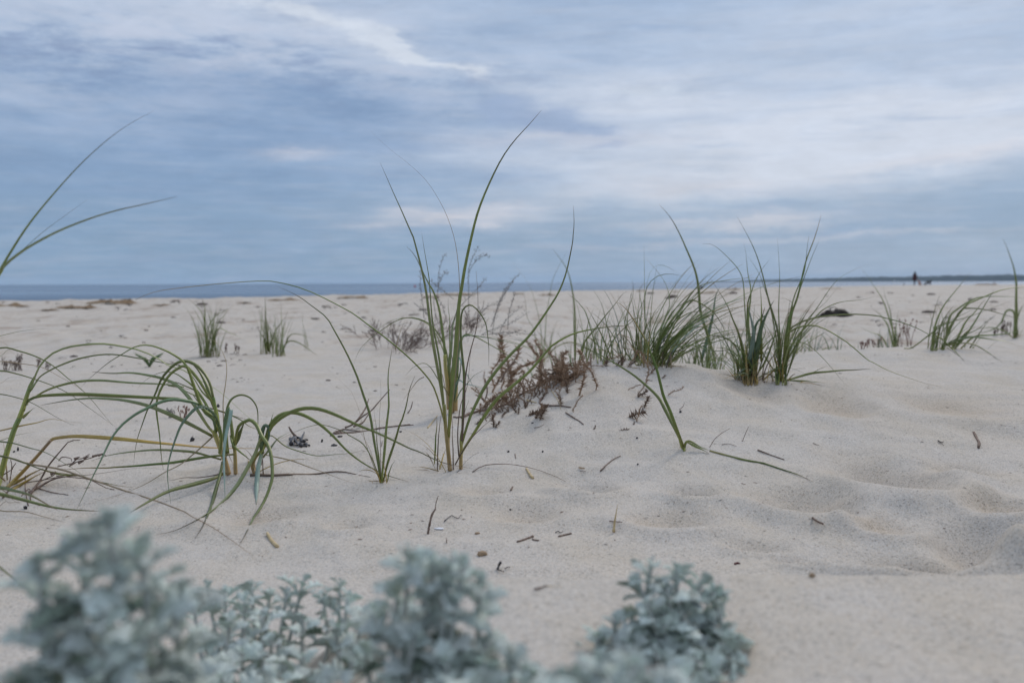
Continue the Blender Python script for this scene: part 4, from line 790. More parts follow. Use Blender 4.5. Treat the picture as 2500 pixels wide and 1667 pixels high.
iso = [((780, 945), (880, 840), 'brown spiny sprig clump lying at the foot of the bush on the mound front', [((700, 930), (800, 900)), ((850, 960), (895, 850)), ((740, 930), (840, 880)), ((800, 950), (860, 860))]),
 ((1175, 890), (1180, 760), 'small upright spiny sprig low on the mound beneath the bush middle', []), ((1120, 705), (1135, 630), 'tiny spiny sprig just under the right part of the bush', []), ((1070, 815), (990, 735), 'drooping spiny sprig below the bush with a pale straw across it', [((1060, 805), (1040, 740))]),
 ((1690, 675), (1745, 600), 'hooked spiny sprig, left one of the group high on the mound', []), ((1790, 735), (1790, 600), 'upright spiny sprig with a curled foot in the middle of the mound', [((1775, 738), (1850, 690))]),
 ((1850, 845), (1855, 765), 'short stubby spiny sprig standing below the curled foot one', []), ((1790, 985), (1750, 880), 'claw shaped spiny sprig hanging low on the right of the mound', [((1680, 930), (1805, 880)), ((1745, 1005), (1750, 985))]),
 ((2070, 725), (2145, 625), 'spiny sprig leaning right, near the thin green blade', []), ((1865, 585), (1895, 380), 'tall spiny sprig at the crest edge left of the fan grass', []), ((1920, 525), (1925, 430), 'small spiny sprig just right of the tall one at the crest', [((1900, 510), (1945, 485))]),
 ((1460, 445), (1545, 320), 'bushy spiny sprig on the crest behind the mound left side', [((1480, 450), (1500, 380))]), ((1580, 445), (1610, 375), 'pair of short spiny sprigs at the middle of the crest', [((1620, 440), (1640, 390))]), ((1700, 450), (1712, 315), 'fine spiny sprig on the crest before the green blades', [((1690, 445), (1735, 400))]),
 ((410, 1030), (432, 950), 'small dark sprig on sand left of the bush foot', [((420, 1035), (440, 985))]), ((225, 1005), (272, 972), 'flat dark sprig lying left of the bush beside the grass stems', []), ((715, 845), (720, 805), 'single tiny sprig under the bush centre', []), ((1370, 1050), (1380, 1025), 'tiny star shaped sprig on the lower mound', []),
 ((1600, 1058), (1665, 1035), 'thin flat sprig on the lower mound under the claw shaped one', []), ((2015, 560), (2035, 535), 'dark flat leaf cluster on the crest right of the sprigs', []), ((655, 900), (650, 860), 'small sprig tip emerging from sand below the bush', [((640, 890), (590, 840))])]
for (a, b, lab, extra) in iso:
    b = (a[0] + (b[0] - a[0]) * 1.3, a[1] + (b[1] - a[1]) * 1.3); q = ground(*px('T7 %g,%g' % a)[0]); E = empty('saltwort_sprig', tuple(q), lab, 'dry sprig', 'spiny saltwort sprigs on the mound'); long_ = math.hypot(a[0] - b[0], a[1] - b[1]) > 120
    sprig_px(E, R.choice(SPR[:2]) if long_ else R.choice(SPS), a, b, wid=1.7 if long_ else 1.7)
    for (c, d) in extra: sprig_px(E, R.choice(SPS), c, (c[0] + (d[0] - c[0]) * 1.25, c[1] + (d[1] - c[1]) * 1.25), wid=1.6)
# brown bush out on the beach and grey stalks
q = ground(985, 868); E = empty('dry_shrub', tuple(q), 'low dark brown twiggy shrub out on the beach left of the tallest grass', 'dead shrub')
for k in range(46):
    x = R.gauss(985, 32); y0 = R.uniform(845, 872) - abs(x - 985) * .25; L = (x - 960) * R.uniform(.2, .7) + R.uniform(-12, 30); d = gdepth(x, y0)
    place_sprig(E, R.choice(FINE), at(x, y0, d), at(x + L, y0 - R.uniform(25, 75), d + R.uniform(-.1, .2)), 'twig', .8)
q = ground(1150, 850); E = empty('dry_flower_stalks', tuple(q), 'grey seed stalks, tall and wiry, standing behind the tallest grass against the sea', 'dead plant')
for a in ['R2 790,560 760,400 790,330 795,200 830,80 855,55', 'R2 790,330 800,260 840,200 870,190', 'R2 1010,480 1010,300 1010,180 1040,80 1085,0', 'R2 1010,190 1060,110 1110,75 1165,70', 'R2 900,560 940,450 1080,300 1140,225', 'R2 1180,560 1230,400 1290,290 1380,195', 'R2 1170,580 1250,380 1300,300 1340,230',
          'R2 1230,640 1260,560 1330,480 1400,430', 'R2 1290,600 1300,480 1330,380 1350,330', 'R2 1180,640 1190,560 1220,430 1290,300', 'R2 690,520 680,400 665,300 665,170', 'R2 620,410 700,480 760,560', 'R2 1000,560 1080,500 1160,430 1250,420', 'R2 1100,640 1180,600 1300,560 1450,470', 'R2 900,380 800,300 730,250', 'R2 1110,640 1300,620 1500,640',
          'R2 1130,600 1250,640 1400,600', 'R2 860,560 820,430 760,330']:
    P = path3d(a, 5.2, R.uniform(-.2, .2), 16, clamp=False); V, F = tube(P, .0019, .0010, 4)
    for i in range(5, 15):
        for j in range(2): spike(V, F, P[i] + np.array([R.uniform(-.008, .008), 0, R.uniform(-.012, .012)]), (R.uniform(-1, 1), R.uniform(-1, 1), R.uniform(.2, 1)), .013, .0026)
    mesh_obj('stalk', V, F, M_STALK, E, tuple(q))
for k in range(16):
    x = R.uniform(1080, 1170); y0 = R.uniform(815, 840); place_sprig(E, R.choice(FINE), at(x, y0, 5.2), at(x + R.uniform(-30, 50), y0 - R.uniform(30, 90), 5.2), 'stalk', .5)
def seed_plant(pxx, pyy, n, hpx, wpx, lab, mat=M_SALT_D, dist=None):
    q = ground(pxx, pyy)
    if dist: q = at(pxx, pyy, dist); q[2] = h1(q[0], q[1])
    E = empty('dry_seed_plant', tuple(q), lab, 'dead plant', 'small dry seed plants')
    for k in range(n):
        x = pxx + R.uniform(-wpx, wpx) / 2; hh = hpx * R.uniform(.4, 1); dx = R.uniform(-.35, .5) * hh; p0 = at(x, pyy, q[1]); p0[2] = h1(p0[0], p0[1]); p1 = at(x + dx, pyy - hh, q[1]); P = crom([p0, (p0 + p1) / 2 + np.array([R.uniform(-.1, .1) * hh / FPX * q[1], 0, 0]), p1], 7)
        V, F = tube(P, .0016 * q[1] / 4, .0009 * q[1] / 4, 4)
        for j in range(5):
            pp = P[-1 - (j % 3)]; e = pp + np.array([R.uniform(-1, 1), R.uniform(-1, 1), R.uniform(0, 1)]) * .008; s = .0026 * q[1] / 4; spike(V, F, e, (0, 0, 1), s * 2.5, s); spike(V, F, e, (0, 0, -1), s * 2, s)
        mesh_obj('stalk', V, F, mat, E, tuple(q))
    return E
M_PINK = mat_simple('reddish_stalk', (.20, .11, .09), (.30, .19, .15), 60, .85, .1, 0)
seed_plant(2215, 846, 12, 70, 46, 'reddish dry seed stalks beside the marram tuft on the right', M_PINK)
seed_plant(2130, 849, 9, 26, 34, 'short dark seed stalks left of the marram tuft on the right swell', M_PINK)
seed_plant(2105, 852, 5, 18, 12, 'tiny tan seed stalks at the left end of the right swell', M_PINK)
seed_plant(2455, 817, 9, 34, 26, 'brown seed stalks just left of the right edge tuft')
seed_plant(2430, 819, 5, 14, 12, 'tiny brown stubby seed plant left of the right edge stalks')
seed_plant(15, 903, 6, 30, 14, 'small brown spiny stalks at the far left edge of the beach'); seed_plant(45, 904, 11, 38, 30, 'brown tufted stalks second from the left edge of the beach'); seed_plant(92, 897, 3, 26, 6, 'single thin brown stalk third from the left edge'); seed_plant(115, 903, 3, 16, 6, 'very small brown stalk fourth from the left edge')
seed_plant(448, 1020, 7, 26, 16, 'reddish withered sprig behind the arching clump', M_PINK); seed_plant(414, 1020, 4, 22, 8, 'small greenish withered sprig left of the reddish one', M_STALK)
seed_plant(565, 862, 5, 24, 36, 'withered dark stalks right of the left beach tuft')
q = ground(365, 896); E = empty('green_seedling', tuple(q), 'small fresh green seedling alone on the beach at left', 'seedling')
for k in range(9):
    a = R.uniform(0, 6.28); P = crom([q, q + np.array([math.cos(a) * .03, math.sin(a) * .03, .05]), q + np.array([math.cos(a) * .09, math.sin(a) * .07, R.uniform(.05, .09)])], 7); V, F, C = blade_mesh(P, .016, 'd', 0, 0, None, 'short'); mesh_obj('leaf', V, F, M_DUNE_G, E, tuple(q), C)
# dry branched twig with pods at left
q = ground(75, 1205); E = empty('dry_branch', tuple(q), 'brown forked dead branch with pods among the yellow leaves at left', 'branch')
for k, a in enumerate(['A2 250,1350 340,1230 400,1120 470,1030 530,960 590,895 680,885', 'A2 340,1235 400,1210 460,1180 470,1150', 'A2 250,1330 330,1285 460,1215 600,1190 680,1180', 'A2 330,1295 450,1330 580,1350', 'A2 240,1440 215,1300 215,1185', 'A2 260,1400 250,1300 180,1360',
                       'A2 70,1290 90,1200 100,1100 90,1050', 'A2 100,1130 135,1080', 'A2 590,1110 650,1050 700,1040 760,1005', 'A2 490,1110 620,1080 760,1040 860,1010 900,1015', 'A2 500,1060 530,1030 600,1040 610,1065', 'A2 0,1200 60,1160 110,1130', 'A2 480,1190 600,1200 760,1220 900,1290 970,1305']):
    P = path3d(a, D0 * 0 + 2.03, -.03, 12); V, F = tube(P, .0026 if k in (0, 2) else .0013, .0008, 6, bumps=.15); mesh_obj('twig', V, F, M_TWIG, E, tuple(q))
for (x, y) in ((655, 1035), (690, 1070), (735, 1030), (810, 1015), (860, 1005), (620, 1085), (455, 1165)):
    P = path3d('A2 %g,%g %g,%g' % (x - 22, y + 10, x + 24, y - 8), 2.0, 0, 5); V, F = tube(P, .003, .0008, 6); mesh_obj('pod', V, F, M_TWIG, E, tuple(q))

# ------------------------------------------------------------------ sticks and scraps on the sand
def stick(path, rpx, mat, name, label, cat, group='scraps lying on the sand', lift=0.0, k=7, n=12, r_end=.6, bumps=.18, d0=9.0):
    P = path3d(path, d0, 0, n); P[:, 2] += lift; q = P[0]; r = rpx / 2 * q[1] / FPX
    V, F = tube(P, r, r * r_end, k, bumps=bumps); o = mesh_obj(name, V, F, mat, None, tuple(q)); return tag(o, label, cat, group)
def up_stick(path, rpx, mat, name, label, cat, group='scraps lying on the sand', **kw):
    a = px(path)[0]; return stick(path, rpx, mat, name, label, cat, group, d0=gdepth(*a), **kw)
up_stick('R5 640,527 650,470 665,410 688,370', 6.5, M_TWIG, 'twig', 'upright forked grey brown twig standing behind the centre silver plant', 'twig', r_end=.7)
up_stick('R5 686,374 692,330 706,287', 2.6, M_TWIG, 'twig', 'thin upper tip of the upright forked twig', 'twig')
stick('R5 745,448 770,425 792,412 812,424 834,430 846,412 857,410', 2.6, M_BLACK, 'root_thread', 'curled dark root thread beside the upright twig', 'root')
up_stick('R5 759,585 757,555', 3, M_TWIG, 'twig', 'tiny upright stick behind the centre silver plant', 'twig')
stick('R5 1210,580 1250,568 1290,553 1310,545', 6.5, M_TWIG, 'twig', 'thicker brown twig, left of two near the middle of the foreground sand', 'twig', r_end=1.1)
stick('R5 1308,565 1332,570 1350,570', 5, M_TWIG, 'twig', 'stubby brown chip touching the left foreground twig', 'twig')
stick('R5 1475,547 1515,536 1556,526', 6, M_TWIG, 'twig', 'brown twig, right of two near the middle of the foreground sand', 'twig')
stick('R5 1455,520 1470,512 1485,522 1500,515', 3, M_BLACK, 'root_thread', 'black curl above the right foreground twig', 'root')
stick('R5 1320,882 1355,874 1390,860 1405,862', 5.5, M_TWIG, 'twig', 'dark twig near the edge of the blurred foreground sand', 'twig'); stick('R5 1400,862 1440,862 1490,866', 1.6, M_STRAW, 'straw_bit', 'hair thin straw at the end of the dark foreground twig', 'straw')
up_stick('R5 1085,750 1095,725 1106,708', 6, M_BLACK, 'twig', 'short black peg leaning right of the centre silver plant', 'twig', r_end=1.1)
stick('R5 1078,752 1100,762 1125,772', 3, M_BLACK, 'root_thread', 'black thread at the foot of the short black peg', 'root'); stick('R5 1130,750 1150,742 1166,742', 3, M_BLACK, 'root_thread', 'two black crumbs right of the short black peg', 'root')
stick('R5 432,703 470,708 530,714', 6, M_TWIG, 'twig', 'brown twig end showing left of the centre silver plant', 'twig')
up_stick('R6 1828,130 1845,165 1858,190 1855,217', 6.5, M_TWIG, 'twig', 'bent reddish brown twig alone at the right', 'twig', r_end=.9)
stick('R6 1622,176 1640,186 1655,182', 3, M_BLACK, 'root_thread', 'tiny black hook of seaweed left of the bent twig', 'root'); stick('R6 1632,186 1645,195 1657,205', 1.5, M_TWIG, 'straw_bit', 'hair thin stem under the tiny black hook', 'straw')
stick('R6 588,230 660,258 740,286', 3.6, M_TWIG, 'twig', 'long thin straight twig right of the broken shoot', 'twig')
up_stick('R6 312,214 340,170 380,135 430,106', 1.8, M_TWIG, 'straw_bit', 'fine curved stem rising right of the broken shoot', 'straw'); up_stick('R6 500,180 520,130 537,95', 1.5, M_TWIG, 'straw_bit', 'second fine curved stem right of the broken shoot', 'straw')
stick('R6 380,200 420,195 464,208', 1.6, M_TWIG, 'straw_bit', 'small flat curl of stem near the broken shoot', 'straw'); stick('R6 905,190 925,200 940,203', 1.6, M_TWIG, 'straw_bit', 'tiny dark line of stem above the big hollow', 'straw')
stick('T7 1100,888 1190,945 1240,975 1272,1003', 3.4, M_TWIG, 'twig', 'straight dark twig pointing down the mound front', 'twig')
stick('T7 800,1034 850,1025 895,1000', 1.8, M_TWIG, 'straw_bit', 'thin stem on sand under the brown sprig clump', 'straw'); stick('T7 750,822 810,812', 1.8, M_STRAW, 'straw_bit', 'pale straw under the bush branches', 'straw'); stick('T7 730,770 780,785 825,795', 4, M_STRAW, 'straw_bit', 'pale flat straw chip at the foot of the bush', 'straw')
up_stick('T7 2190,860 2225,830 2238,795', 1.6, M_TWIG, 'straw_bit', 'fine curl of stem on the right of the mound', 'straw'); stick('T7 965,680 1000,730 1040,800 1055,855', 1.8, M_STRAW, 'straw_bit', 'pale straw crossing the drooping sprig', 'straw')
up_stick('R5 1825,515 1833,440 1850,340', 7.5, M_STRAW, 'leaf_stub', 'upright yellow leaf stub in the open sand', 'leaf stub', r_end=.12, bumps=.02)
stick('R5 1800,448 1840,452 1880,455', 3.4, M_TWIG, 'twig', 'short twig crossing behind the yellow leaf stub', 'twig'); stick('R5 1268,113 1290,150 1310,176', 5.5, M_STRAW, 'leaf_stub', 'pale straw chip right of the tallest grass foot', 'leaf stub', r_end=1.2, bumps=.05)
stick('R4 1705,525 1735,575 1770,610', 8, M_STRAW, 'leaf_stub', 'yellow leaf chip lying in the left foreground sand', 'leaf stub', r_end=1.2, bumps=.05)
stick('R5 925,135 1000,93 1150,85 1300,110 1420,150 1520,196', 2.4, M_TWIG, 'dry_grass_stem', 'bowed grey stem arching over the sand right of the tallest grass', 'grass stem', 'dry stems on the sand', d0=2.08, r_end=.35)
stick('R5 1740,128 1790,80 1830,50 1870,32', 3.4, M_TWIG, 'twig', 'thin twig slanting up right of the bowed stem', 'twig'); stick('R5 1603,106 1620,109 1640,112', 4.5, M_TAN, 'bark_chip', 'small orange brown chip near the slanting twig', 'bark chip'); stick('R5 1612,131 1650,132', 2, M_TWIG, 'bark_chip', 'thin dark chip below the orange brown chip', 'bark chip')
stick('R5 1168,252 1176,236 1181,228', 4.5, M_TWIG, 'bark_chip', 'dark pointed chip below the bowed stem', 'bark chip'); stick('R6 870,600 900,618 930,640 966,655', 6, M_TWIG, 'bud_scale', 'dark split bud scale in the right foreground sand', 'bud scale'); stick('R6 455,884 470,878 486,880', 6, M_RED, 'bud_scale', 'tiny dark red scale right of the right silver plant', 'bud scale')
stick('R5 1195,20 1200,50', 2, M_TWIG, 'straw_bit', 'tiny vertical stem right of the tallest grass', 'straw'); stick('R2 385,0 385,0.5' if False else 'A3 610,1080 640,1040 683,985', 5, M_STRAW, 'leaf_stub', 'tan leaf scrap leaning left of the thick straw sheath', 'leaf stub', r_end=.3)
# long twig and branch behind the small upright clump
q = ground(838, 1055); E = empty('dry_branch', tuple(q), 'long thin brown twig with forked end behind the small upright clump', 'branch')
for k, a in enumerate(['A1 1775,752 1850,745 1990,735 2130,705 2250,690 2352,678 A3 420,1060 500,1057', 'A1 1790,735 1850,715 1930,725 2000,730', 'A1 1860,700 1910,680 2000,610 2060,570 2120,500 2200,410', 'A1 1925,692 1990,665 2020,625 2055,575', 'A1 1770,745 1800,728 1850,740', 'A1 1950,650 2010,560 2040,480']):
    P = path3d(a, 9, 0, 14) if k in (0, 1, 4) else path3d(a, 2.72, .1, 14, clamp=True); V, F = tube(P, .0042 if k == 0 else .003, .0012, 6, bumps=.2); mesh_obj('twig', V, F, M_TWIG, E, tuple(q))
up_stick('A3 455,970 480,930 495,875', 3, M_TWIG, 'twig', 'little upright twig behind the small upright clump', 'twig'); stick('A3 255,1220 262,1180', 2, M_TWIG, 'straw_bit', 'minute stem among the small upright clump blades', 'straw')
# black seaweed tangle
q = ground(725, 1078); E = empty('black_seaweed_tangle', tuple(q), 'black shrivelled seaweed tangle with a brown twig between the arching and upright clumps', 'seaweed')
for a in ['A1 1445,840 1460,800 1490,785 1520,800 1515,830 1480,850', 'A1 1440,800 1455,820 1470,850', 'A1 1525,825 1530,790 1545,750', 'A1 1450,820 1500,790 1530,810', 'A1 1515,845 1550,838 1585,850', 'A1 1520,850 1550,855 1580,848', 'A1 1540,820 1560,805 1575,808', 'A1 1465,790 1490,830 1510,850']:
    P = path3d(a, 9, 0, 10); P[:, 2] += .004; V, F = tube(P, .004, .002, 6, bumps=.4); mesh_obj('frond', V, F, M_BLACK, E, tuple(q))
P = path3d('A1 1485,775 1450,735 1428,695', gdepth(723, 1068), 0, 8); V, F = tube(P, .004, .0025, 6, bumps=.2); mesh_obj('twig', V, F, M_TWIG, E, tuple(q))
def blob_mesh(name, mat, seed, flat=.5, sub=2, rough=.35):
    bm = bmesh.new(); bmesh.ops.create_icosphere(bm, subdivisions=sub, radius=1.0); rr = random.Random(seed); ph = [rr.uniform(0, 6) for _ in range(6)]
    for v in bm.verts:
        c = v.co; k = 1 + rough * (math.sin(c.x * 3.1 + ph[0]) * math.cos(c.y * 2.7 + ph[1]) + .6 * math.sin(c.z * 5 + ph[2] + c.x * 4) + .5 * math.sin(c.y * 7 + ph[3])) + rr.uniform(-.12, .12); v.co = Vector((c.x * k, c.y * k, c.z * k * flat))
    me = bpy.data.meshes.new(name); bm.to_mesh(me); bm.free(); me.materials.append(mat); me.polygons.foreach_set('use_smooth', [sub > 1] * len(me.polygons)); return me
def put_blob(name, me, pxx, pyy, wpx, hpx, label, cat, group=None, rot=None, sink=.2, depth=None):
    q = ground(pxx, pyy); o = bpy.data.objects.new(name, me); COL.objects.link(o); s = wpx / 2 / FPX * q[1]; sz = hpx / FPX * q[1]
    o.scale = (s, depth if depth else s * .7, sz); o.location = (q[0], q[1], q[2] + sz * .3); o.rotation_euler = (0, 0, R.uniform(-.4, .4) if rot is None else rot); return tag(o, label, cat, group)
BB = [blob_mesh('black_lump_%d' % i, M_BLACK, i, .7, 1, .3) for i in range(4)]; TB = blob_mesh('tan_lump', M_TAN, 50, .6, 2); SH = blob_mesh('shell_lump', M_SHELL, 60, .25, 2, .15)
put_blob('seaweed_lump', BB[0], 469, 1077, 11, 9, 'small round black lump on sand inside the arching clump', 'seaweed'); put_blob('seaweed_lump', BB[1], 44, 1100, 7, 9, 'black peg like lump beside the leaning stem at left', 'seaweed'); put_blob('seaweed_lump', BB[2], 34, 1104, 5, 5, 'smaller black lump left of the peg like lump', 'seaweed')
put_blob('seaweed_lump', BB[1], 811, 1064, 15, 5, 'flat black scrap right of the seaweed tangle near the twig', 'seaweed'); put_blob('seaweed_lump', BB[0], 815, 1089, 17, 5, 'long black scrap below the flat one, right of the tangle', 'seaweed'); put_blob('seaweed_lump', BB[3], 830, 1067, 11, 5, 'black scrap at the left end of the long twig', 'seaweed')
put_blob('seaweed_lump', BB[2], 786, 1079, 5, 9, 'thin upright black scrap right of the seaweed tangle', 'seaweed'); put_blob('seaweed_lump', BB[3], 978, 1055, 6, 4, 'little black crumb behind the small upright clump', 'seaweed')
put_blob('seaweed_lump', BB[0], 532, 994, 8, 7, 'black curled scrap behind the arching clump top', 'seaweed')
put_blob('bark_crumb', TB, 1177, 1355, 22, 11, 'tan curled crumb behind the centre silver plant', 'bark chip'); put_blob('bark_crumb', TB, 1982, 1408, 16, 11, 'tan crumbly lump on the rim of the near right hollow', 'bark chip'); put_blob('bark_crumb', TB, 1165, 1303, 12, 5, 'faint brown chip left of the two foreground twigs', 'bark chip')
put_blob('shell', SH, 1072, 1290, 26, 3, 'white translucent shell scrap right of the upright forked twig', 'shell')
put_blob('seaweed_lump', BB[1], 1661, 1007, 9, 5, 'dark crumb on the right of the mound below the fine curl', 'seaweed'); put_blob('seaweed_lump', BB[2], 1555, 1070, 6, 4, 'grey pebble like crumb below the claw shaped sprig', 'seaweed'); put_blob('seaweed_lump', BB[2], 1300, 1033, 6, 3, 'dark crumb under the brown sprig clump', 'seaweed')
put_blob('seaweed_lump', BB[3], 1246, 1245, 5, 4, 'tiny dark crumb in the middle foreground sand', 'seaweed'); put_blob('seaweed_lump', BB[0], 1241, 1104, 6, 4, 'dark pyramid crumb right of the tallest grass foot', 'seaweed'); put_blob('seaweed_lump', BB[0], 1325, 1104, 5, 4, 'dark crumb above the bowed grey stem', 'seaweed'); put_blob('seaweed_lump', BB[1], 1557, 1134, 8, 3, 'dark crumb right of the slanting twig', 'seaweed'); put_blob('seaweed_lump', BB[3], 62, 1242, 10, 9, 'dark scrap below the low green blades at left', 'seaweed')
def heap_mesh(name, mat, seed):
    nx, ny = 44, 12; V = []
    for j in range(ny):
        for i in range(nx):
            u_, v_ = i / (nx - 1) * 2 - 1, j / (ny - 1) * 2 - 1; e = max(0, 1 - u_ * u_ - v_ * v_ * .9)
            h_ = e ** .6 * (.35 + .9 * max(0, float(fbm(np.array(u_ * 3.1 + seed), np.array(v_ * 1.3), seed, 3)) + .35)) * (.85 + .3 * hash2(np.array(i), np.array(j), seed)) - .12
            V.append((u_ * (1 + .05 * math.sin(j * 2.1 + seed)), v_ + .25 * math.sin(u_ * 5 + seed), h_))
    F = [(j * nx + i, j * nx + i + 1, (j + 1) * nx + i + 1, (j + 1) * nx + i) for j in range(ny - 1) for i in range(nx - 1)]
    me = bpy.data.meshes.new(name); me.from_pydata(V, [], F); me.materials.append(mat); me.update(); return me
# flecks out on the beach
FL = [blob_mesh('fleck_%d' % i, M_FLECK if i < 3 else M_BLACK, 70 + i, .5, 1, .5) for i in range(4)]
def scrap_mesh(name, mat, seed, n=5):
    rr = random.Random(seed); V, F = [], []
    for k in range(n):
        a = rr.uniform(0, 3.14); c = np.array([rr.uniform(-.5, .5), rr.uniform(-.5, .5), rr.uniform(0, .15)]); d = np.array([math.cos(a), math.sin(a), rr.uniform(-.15, .5)]) * rr.uniform(.25, .6); m_ = c + np.array([rr.uniform(-.15, .15), rr.uniform(-.15, .15), rr.uniform(0, .3)])
        tube(crom([c - d, m_, c + d], 5), rr.uniform(.04, .10), .02, 4, V, F, .3)
    me = bpy.data.meshes.new(name); me.from_pydata([tuple(map(float, v)) for v in V], [], F); me.materials.append(mat); me.update(); return me
FL = FL[:2] + [scrap_mesh('scrap_%d' % i, (M_FLECK, M_BLACK)[i % 2], 200 + i, 3 + i) for i in range(5)]
def flecks(n, x0, x1, y0, y1, smin, smax, label, group, cl=None):
    for k in range(n):
        x, y = R.uniform(x0, x1), R.uniform(y0, y1)
        if cl: x, y = R.gauss((x0 + x1) / 2, (x1 - x0) / 4), R.gauss((y0 + y1) / 2, (y1 - y0) / 4)
        s = (smin + (smax - smin) * R.random() ** 1.8) * 1.3; m_ = R.choice(FL); put_blob('seaweed_fleck', m_, x, y, s, s * (R.uniform(.12, .3) if m_ in FL[:2] else R.uniform(.25, .6)), label, 'seaweed', group)
flecks(40, 470, 640, 862, 900, 3, 12, 'dark seaweed fleck scattered in front of the left beach tuft', 'dark seaweed flecks below the left beach tuft', 1)
flecks(16, 540, 620, 920, 935, 3, 7, 'black crumb of the small row behind the arching clump', 'black crumbs behind the arching clump', 1)
flecks(14, 320, 420, 872, 905, 3, 12, 'dark fleck around the green seedling', 'flecks around the green seedling', 1)
flecks(22, 800, 1000, 880, 960, 3, 11, 'thin dark fleck on sand below the brown shrub', 'flecks below the brown shrub')
flecks(16, 150, 320, 865, 900, 4, 16, 'brown fleck between the left edge stalks and the seedling', 'brown flecks at left on the beach')
flecks(26, 40, 480, 1040, 1110, 2, 7, 'small dark crumb on sand among the left grass blades', 'crumbs among the left grass blades')
flecks(60, 0, 1050, 760, 850, 4, 20, 'brown fleck scattered on the open beach at left', 'brown flecks on the open beach')
flecks(26, 0, 1300, 738, 760, 8, 30, 'thin brown fleck on the distant beach', 'thin flecks on the distant beach')
flecks(34, 2020, 2500, 735, 800, 5, 26, 'brown fleck on the open beach at right', 'brown flecks on the beach at right')
flecks(14, 1560, 2450, 712, 730, 8, 24, 'brown fleck near the water at right', 'thin flecks near the water at right')
# brown wrack heaps
WB = [heap_mesh('wrack_%d' % i, M_WRACK, 20 + i) for i in range(5)]
for i, (x, y, w, hh, lab) in enumerate([(18, 748, 95, 12, 'brown seaweed heap at the left edge near the water'), (275, 742, 120, 19, 'largest brown seaweed heap on the left beach crest'), (185, 752, 95, 12, 'low brown seaweed heap joined to the left of the largest heap'), (393, 745, 46, 6, 'small brown seaweed heap right of the largest heap'),
    (593, 740, 42, 5, 'small faint seaweed heap between the two left beach tufts'), (691, 733, 92, 8, 'long flat seaweed heap behind the twin tufts'), (861, 727, 76, 8, 'brown seaweed heap at the crest left of the tallest grass'), (1052, 727, 44, 10, 'greenish seaweed heap right behind the tallest grass'), (1115, 720, 90, 8, 'long brown seaweed heap behind the grey seed stalks'),
    (1165, 717, 16, 6, 'dark small heap at the crest beside the long brown heap'), (1335, 721, 44, 8, 'brown seaweed heap behind the vertical blade'), (1265, 718, 30, 5, 'small seaweed heap left of the vertical blade'), (1564, 711, 24, 6, 'greenish small heap at the crest above the upright grass'), (1649, 713, 22, 5, 'brown small heap behind the fan grass'),
    (1738, 715, 76, 6, 'flat brown heap on the crest behind the straw footed clump'), (1789, 707, 42, 6, 'brown heap nearest the water behind the slender clump'), (2406, 695, 70, 5, 'long flat heap at the water at far right'), (2030, 705, 60, 4, 'flat heap left of the walking person'), (120, 757, 40, 6, 'thin seaweed strip between the left edge heap and low heap')]):
    put_blob('seaweed_heap', WB[i % 5], x, y + 1, w, hh * .6, lab, 'seaweed heap', 'brown seaweed heaps on the beach crest', rot=R.uniform(-.15, .15))
q = ground(2045, 772); E = empty('black_seaweed_heap', tuple(q), 'black rounded seaweed heap beyond the grass on the right', 'seaweed heap')
me = [blob_mesh('heap_lobe_%d' % i, mat_simple('wet_black_weed', (.016, .013, .011), (.05, .040, .030), 14, .7, .3, .8, .02) if i == 0 else bpy.data.materials['wet_black_weed'], 90 + i, .9, 3, .16) for i in range(3)]
for i, (x, y, w, hh) in enumerate([(2022, 771, 34, 20), (2050, 772, 44, 22), (2068, 775, 28, 10), (2008, 768, 22, 8)]):
    o = bpy.data.objects.new('lobe', me[i % 3]); COL.objects.link(o); o.parent = E; s = w / 2 / FPX * q[1]; p_ = at(x, y, q[1]); o.location = Vector((p_[0], q[1] + .02 * i, h1(p_[0], q[1]) + hh / FPX * q[1] * .25)) - E.location; o.scale = (s, s * .8, hh / FPX * q[1] * .62)
# uncountable fine litter
def litter():
    V, F = [], []
    for k in range(1500):
        x = R.uniform(-40, 2540); y = 735 + 900 * R.random() ** 2.4
        if y > 1380: continue
        d = ray(x, y); t = CAM_H / -d[2] * R.uniform(.97, 1.0) if y > 960 else gdepth(x, y); X_, Y_ = d[0] * t, t; z = h1(X_, Y_); s = R.uniform(.0003, .0009) * (1 + t * .5); a = R.uniform(0, 6.28); L = s * R.uniform(1, 5); c, s_ = math.cos(a) * L, math.sin(a) * L; b = len(V)
        V += [(X_ - c, Y_ - s_, z), (X_ - s_ * .3, Y_ + c * .3, z + s * .8), (X_ + c, Y_ + s_, z + s * .3), (X_ + s_ * .3, Y_ - c * .3, z + s * .2)]; F += [(b, b + 1, b + 2), (b, b + 2, b + 3), (b, b + 3, b + 1), (b + 1, b + 3, b + 2)]
    o = mesh_obj('fine_litter', V, F, M_TWIG, smooth=False); tag(o, 'fine dark plant crumbs strewn over the sand', kind='stuff')
litter()

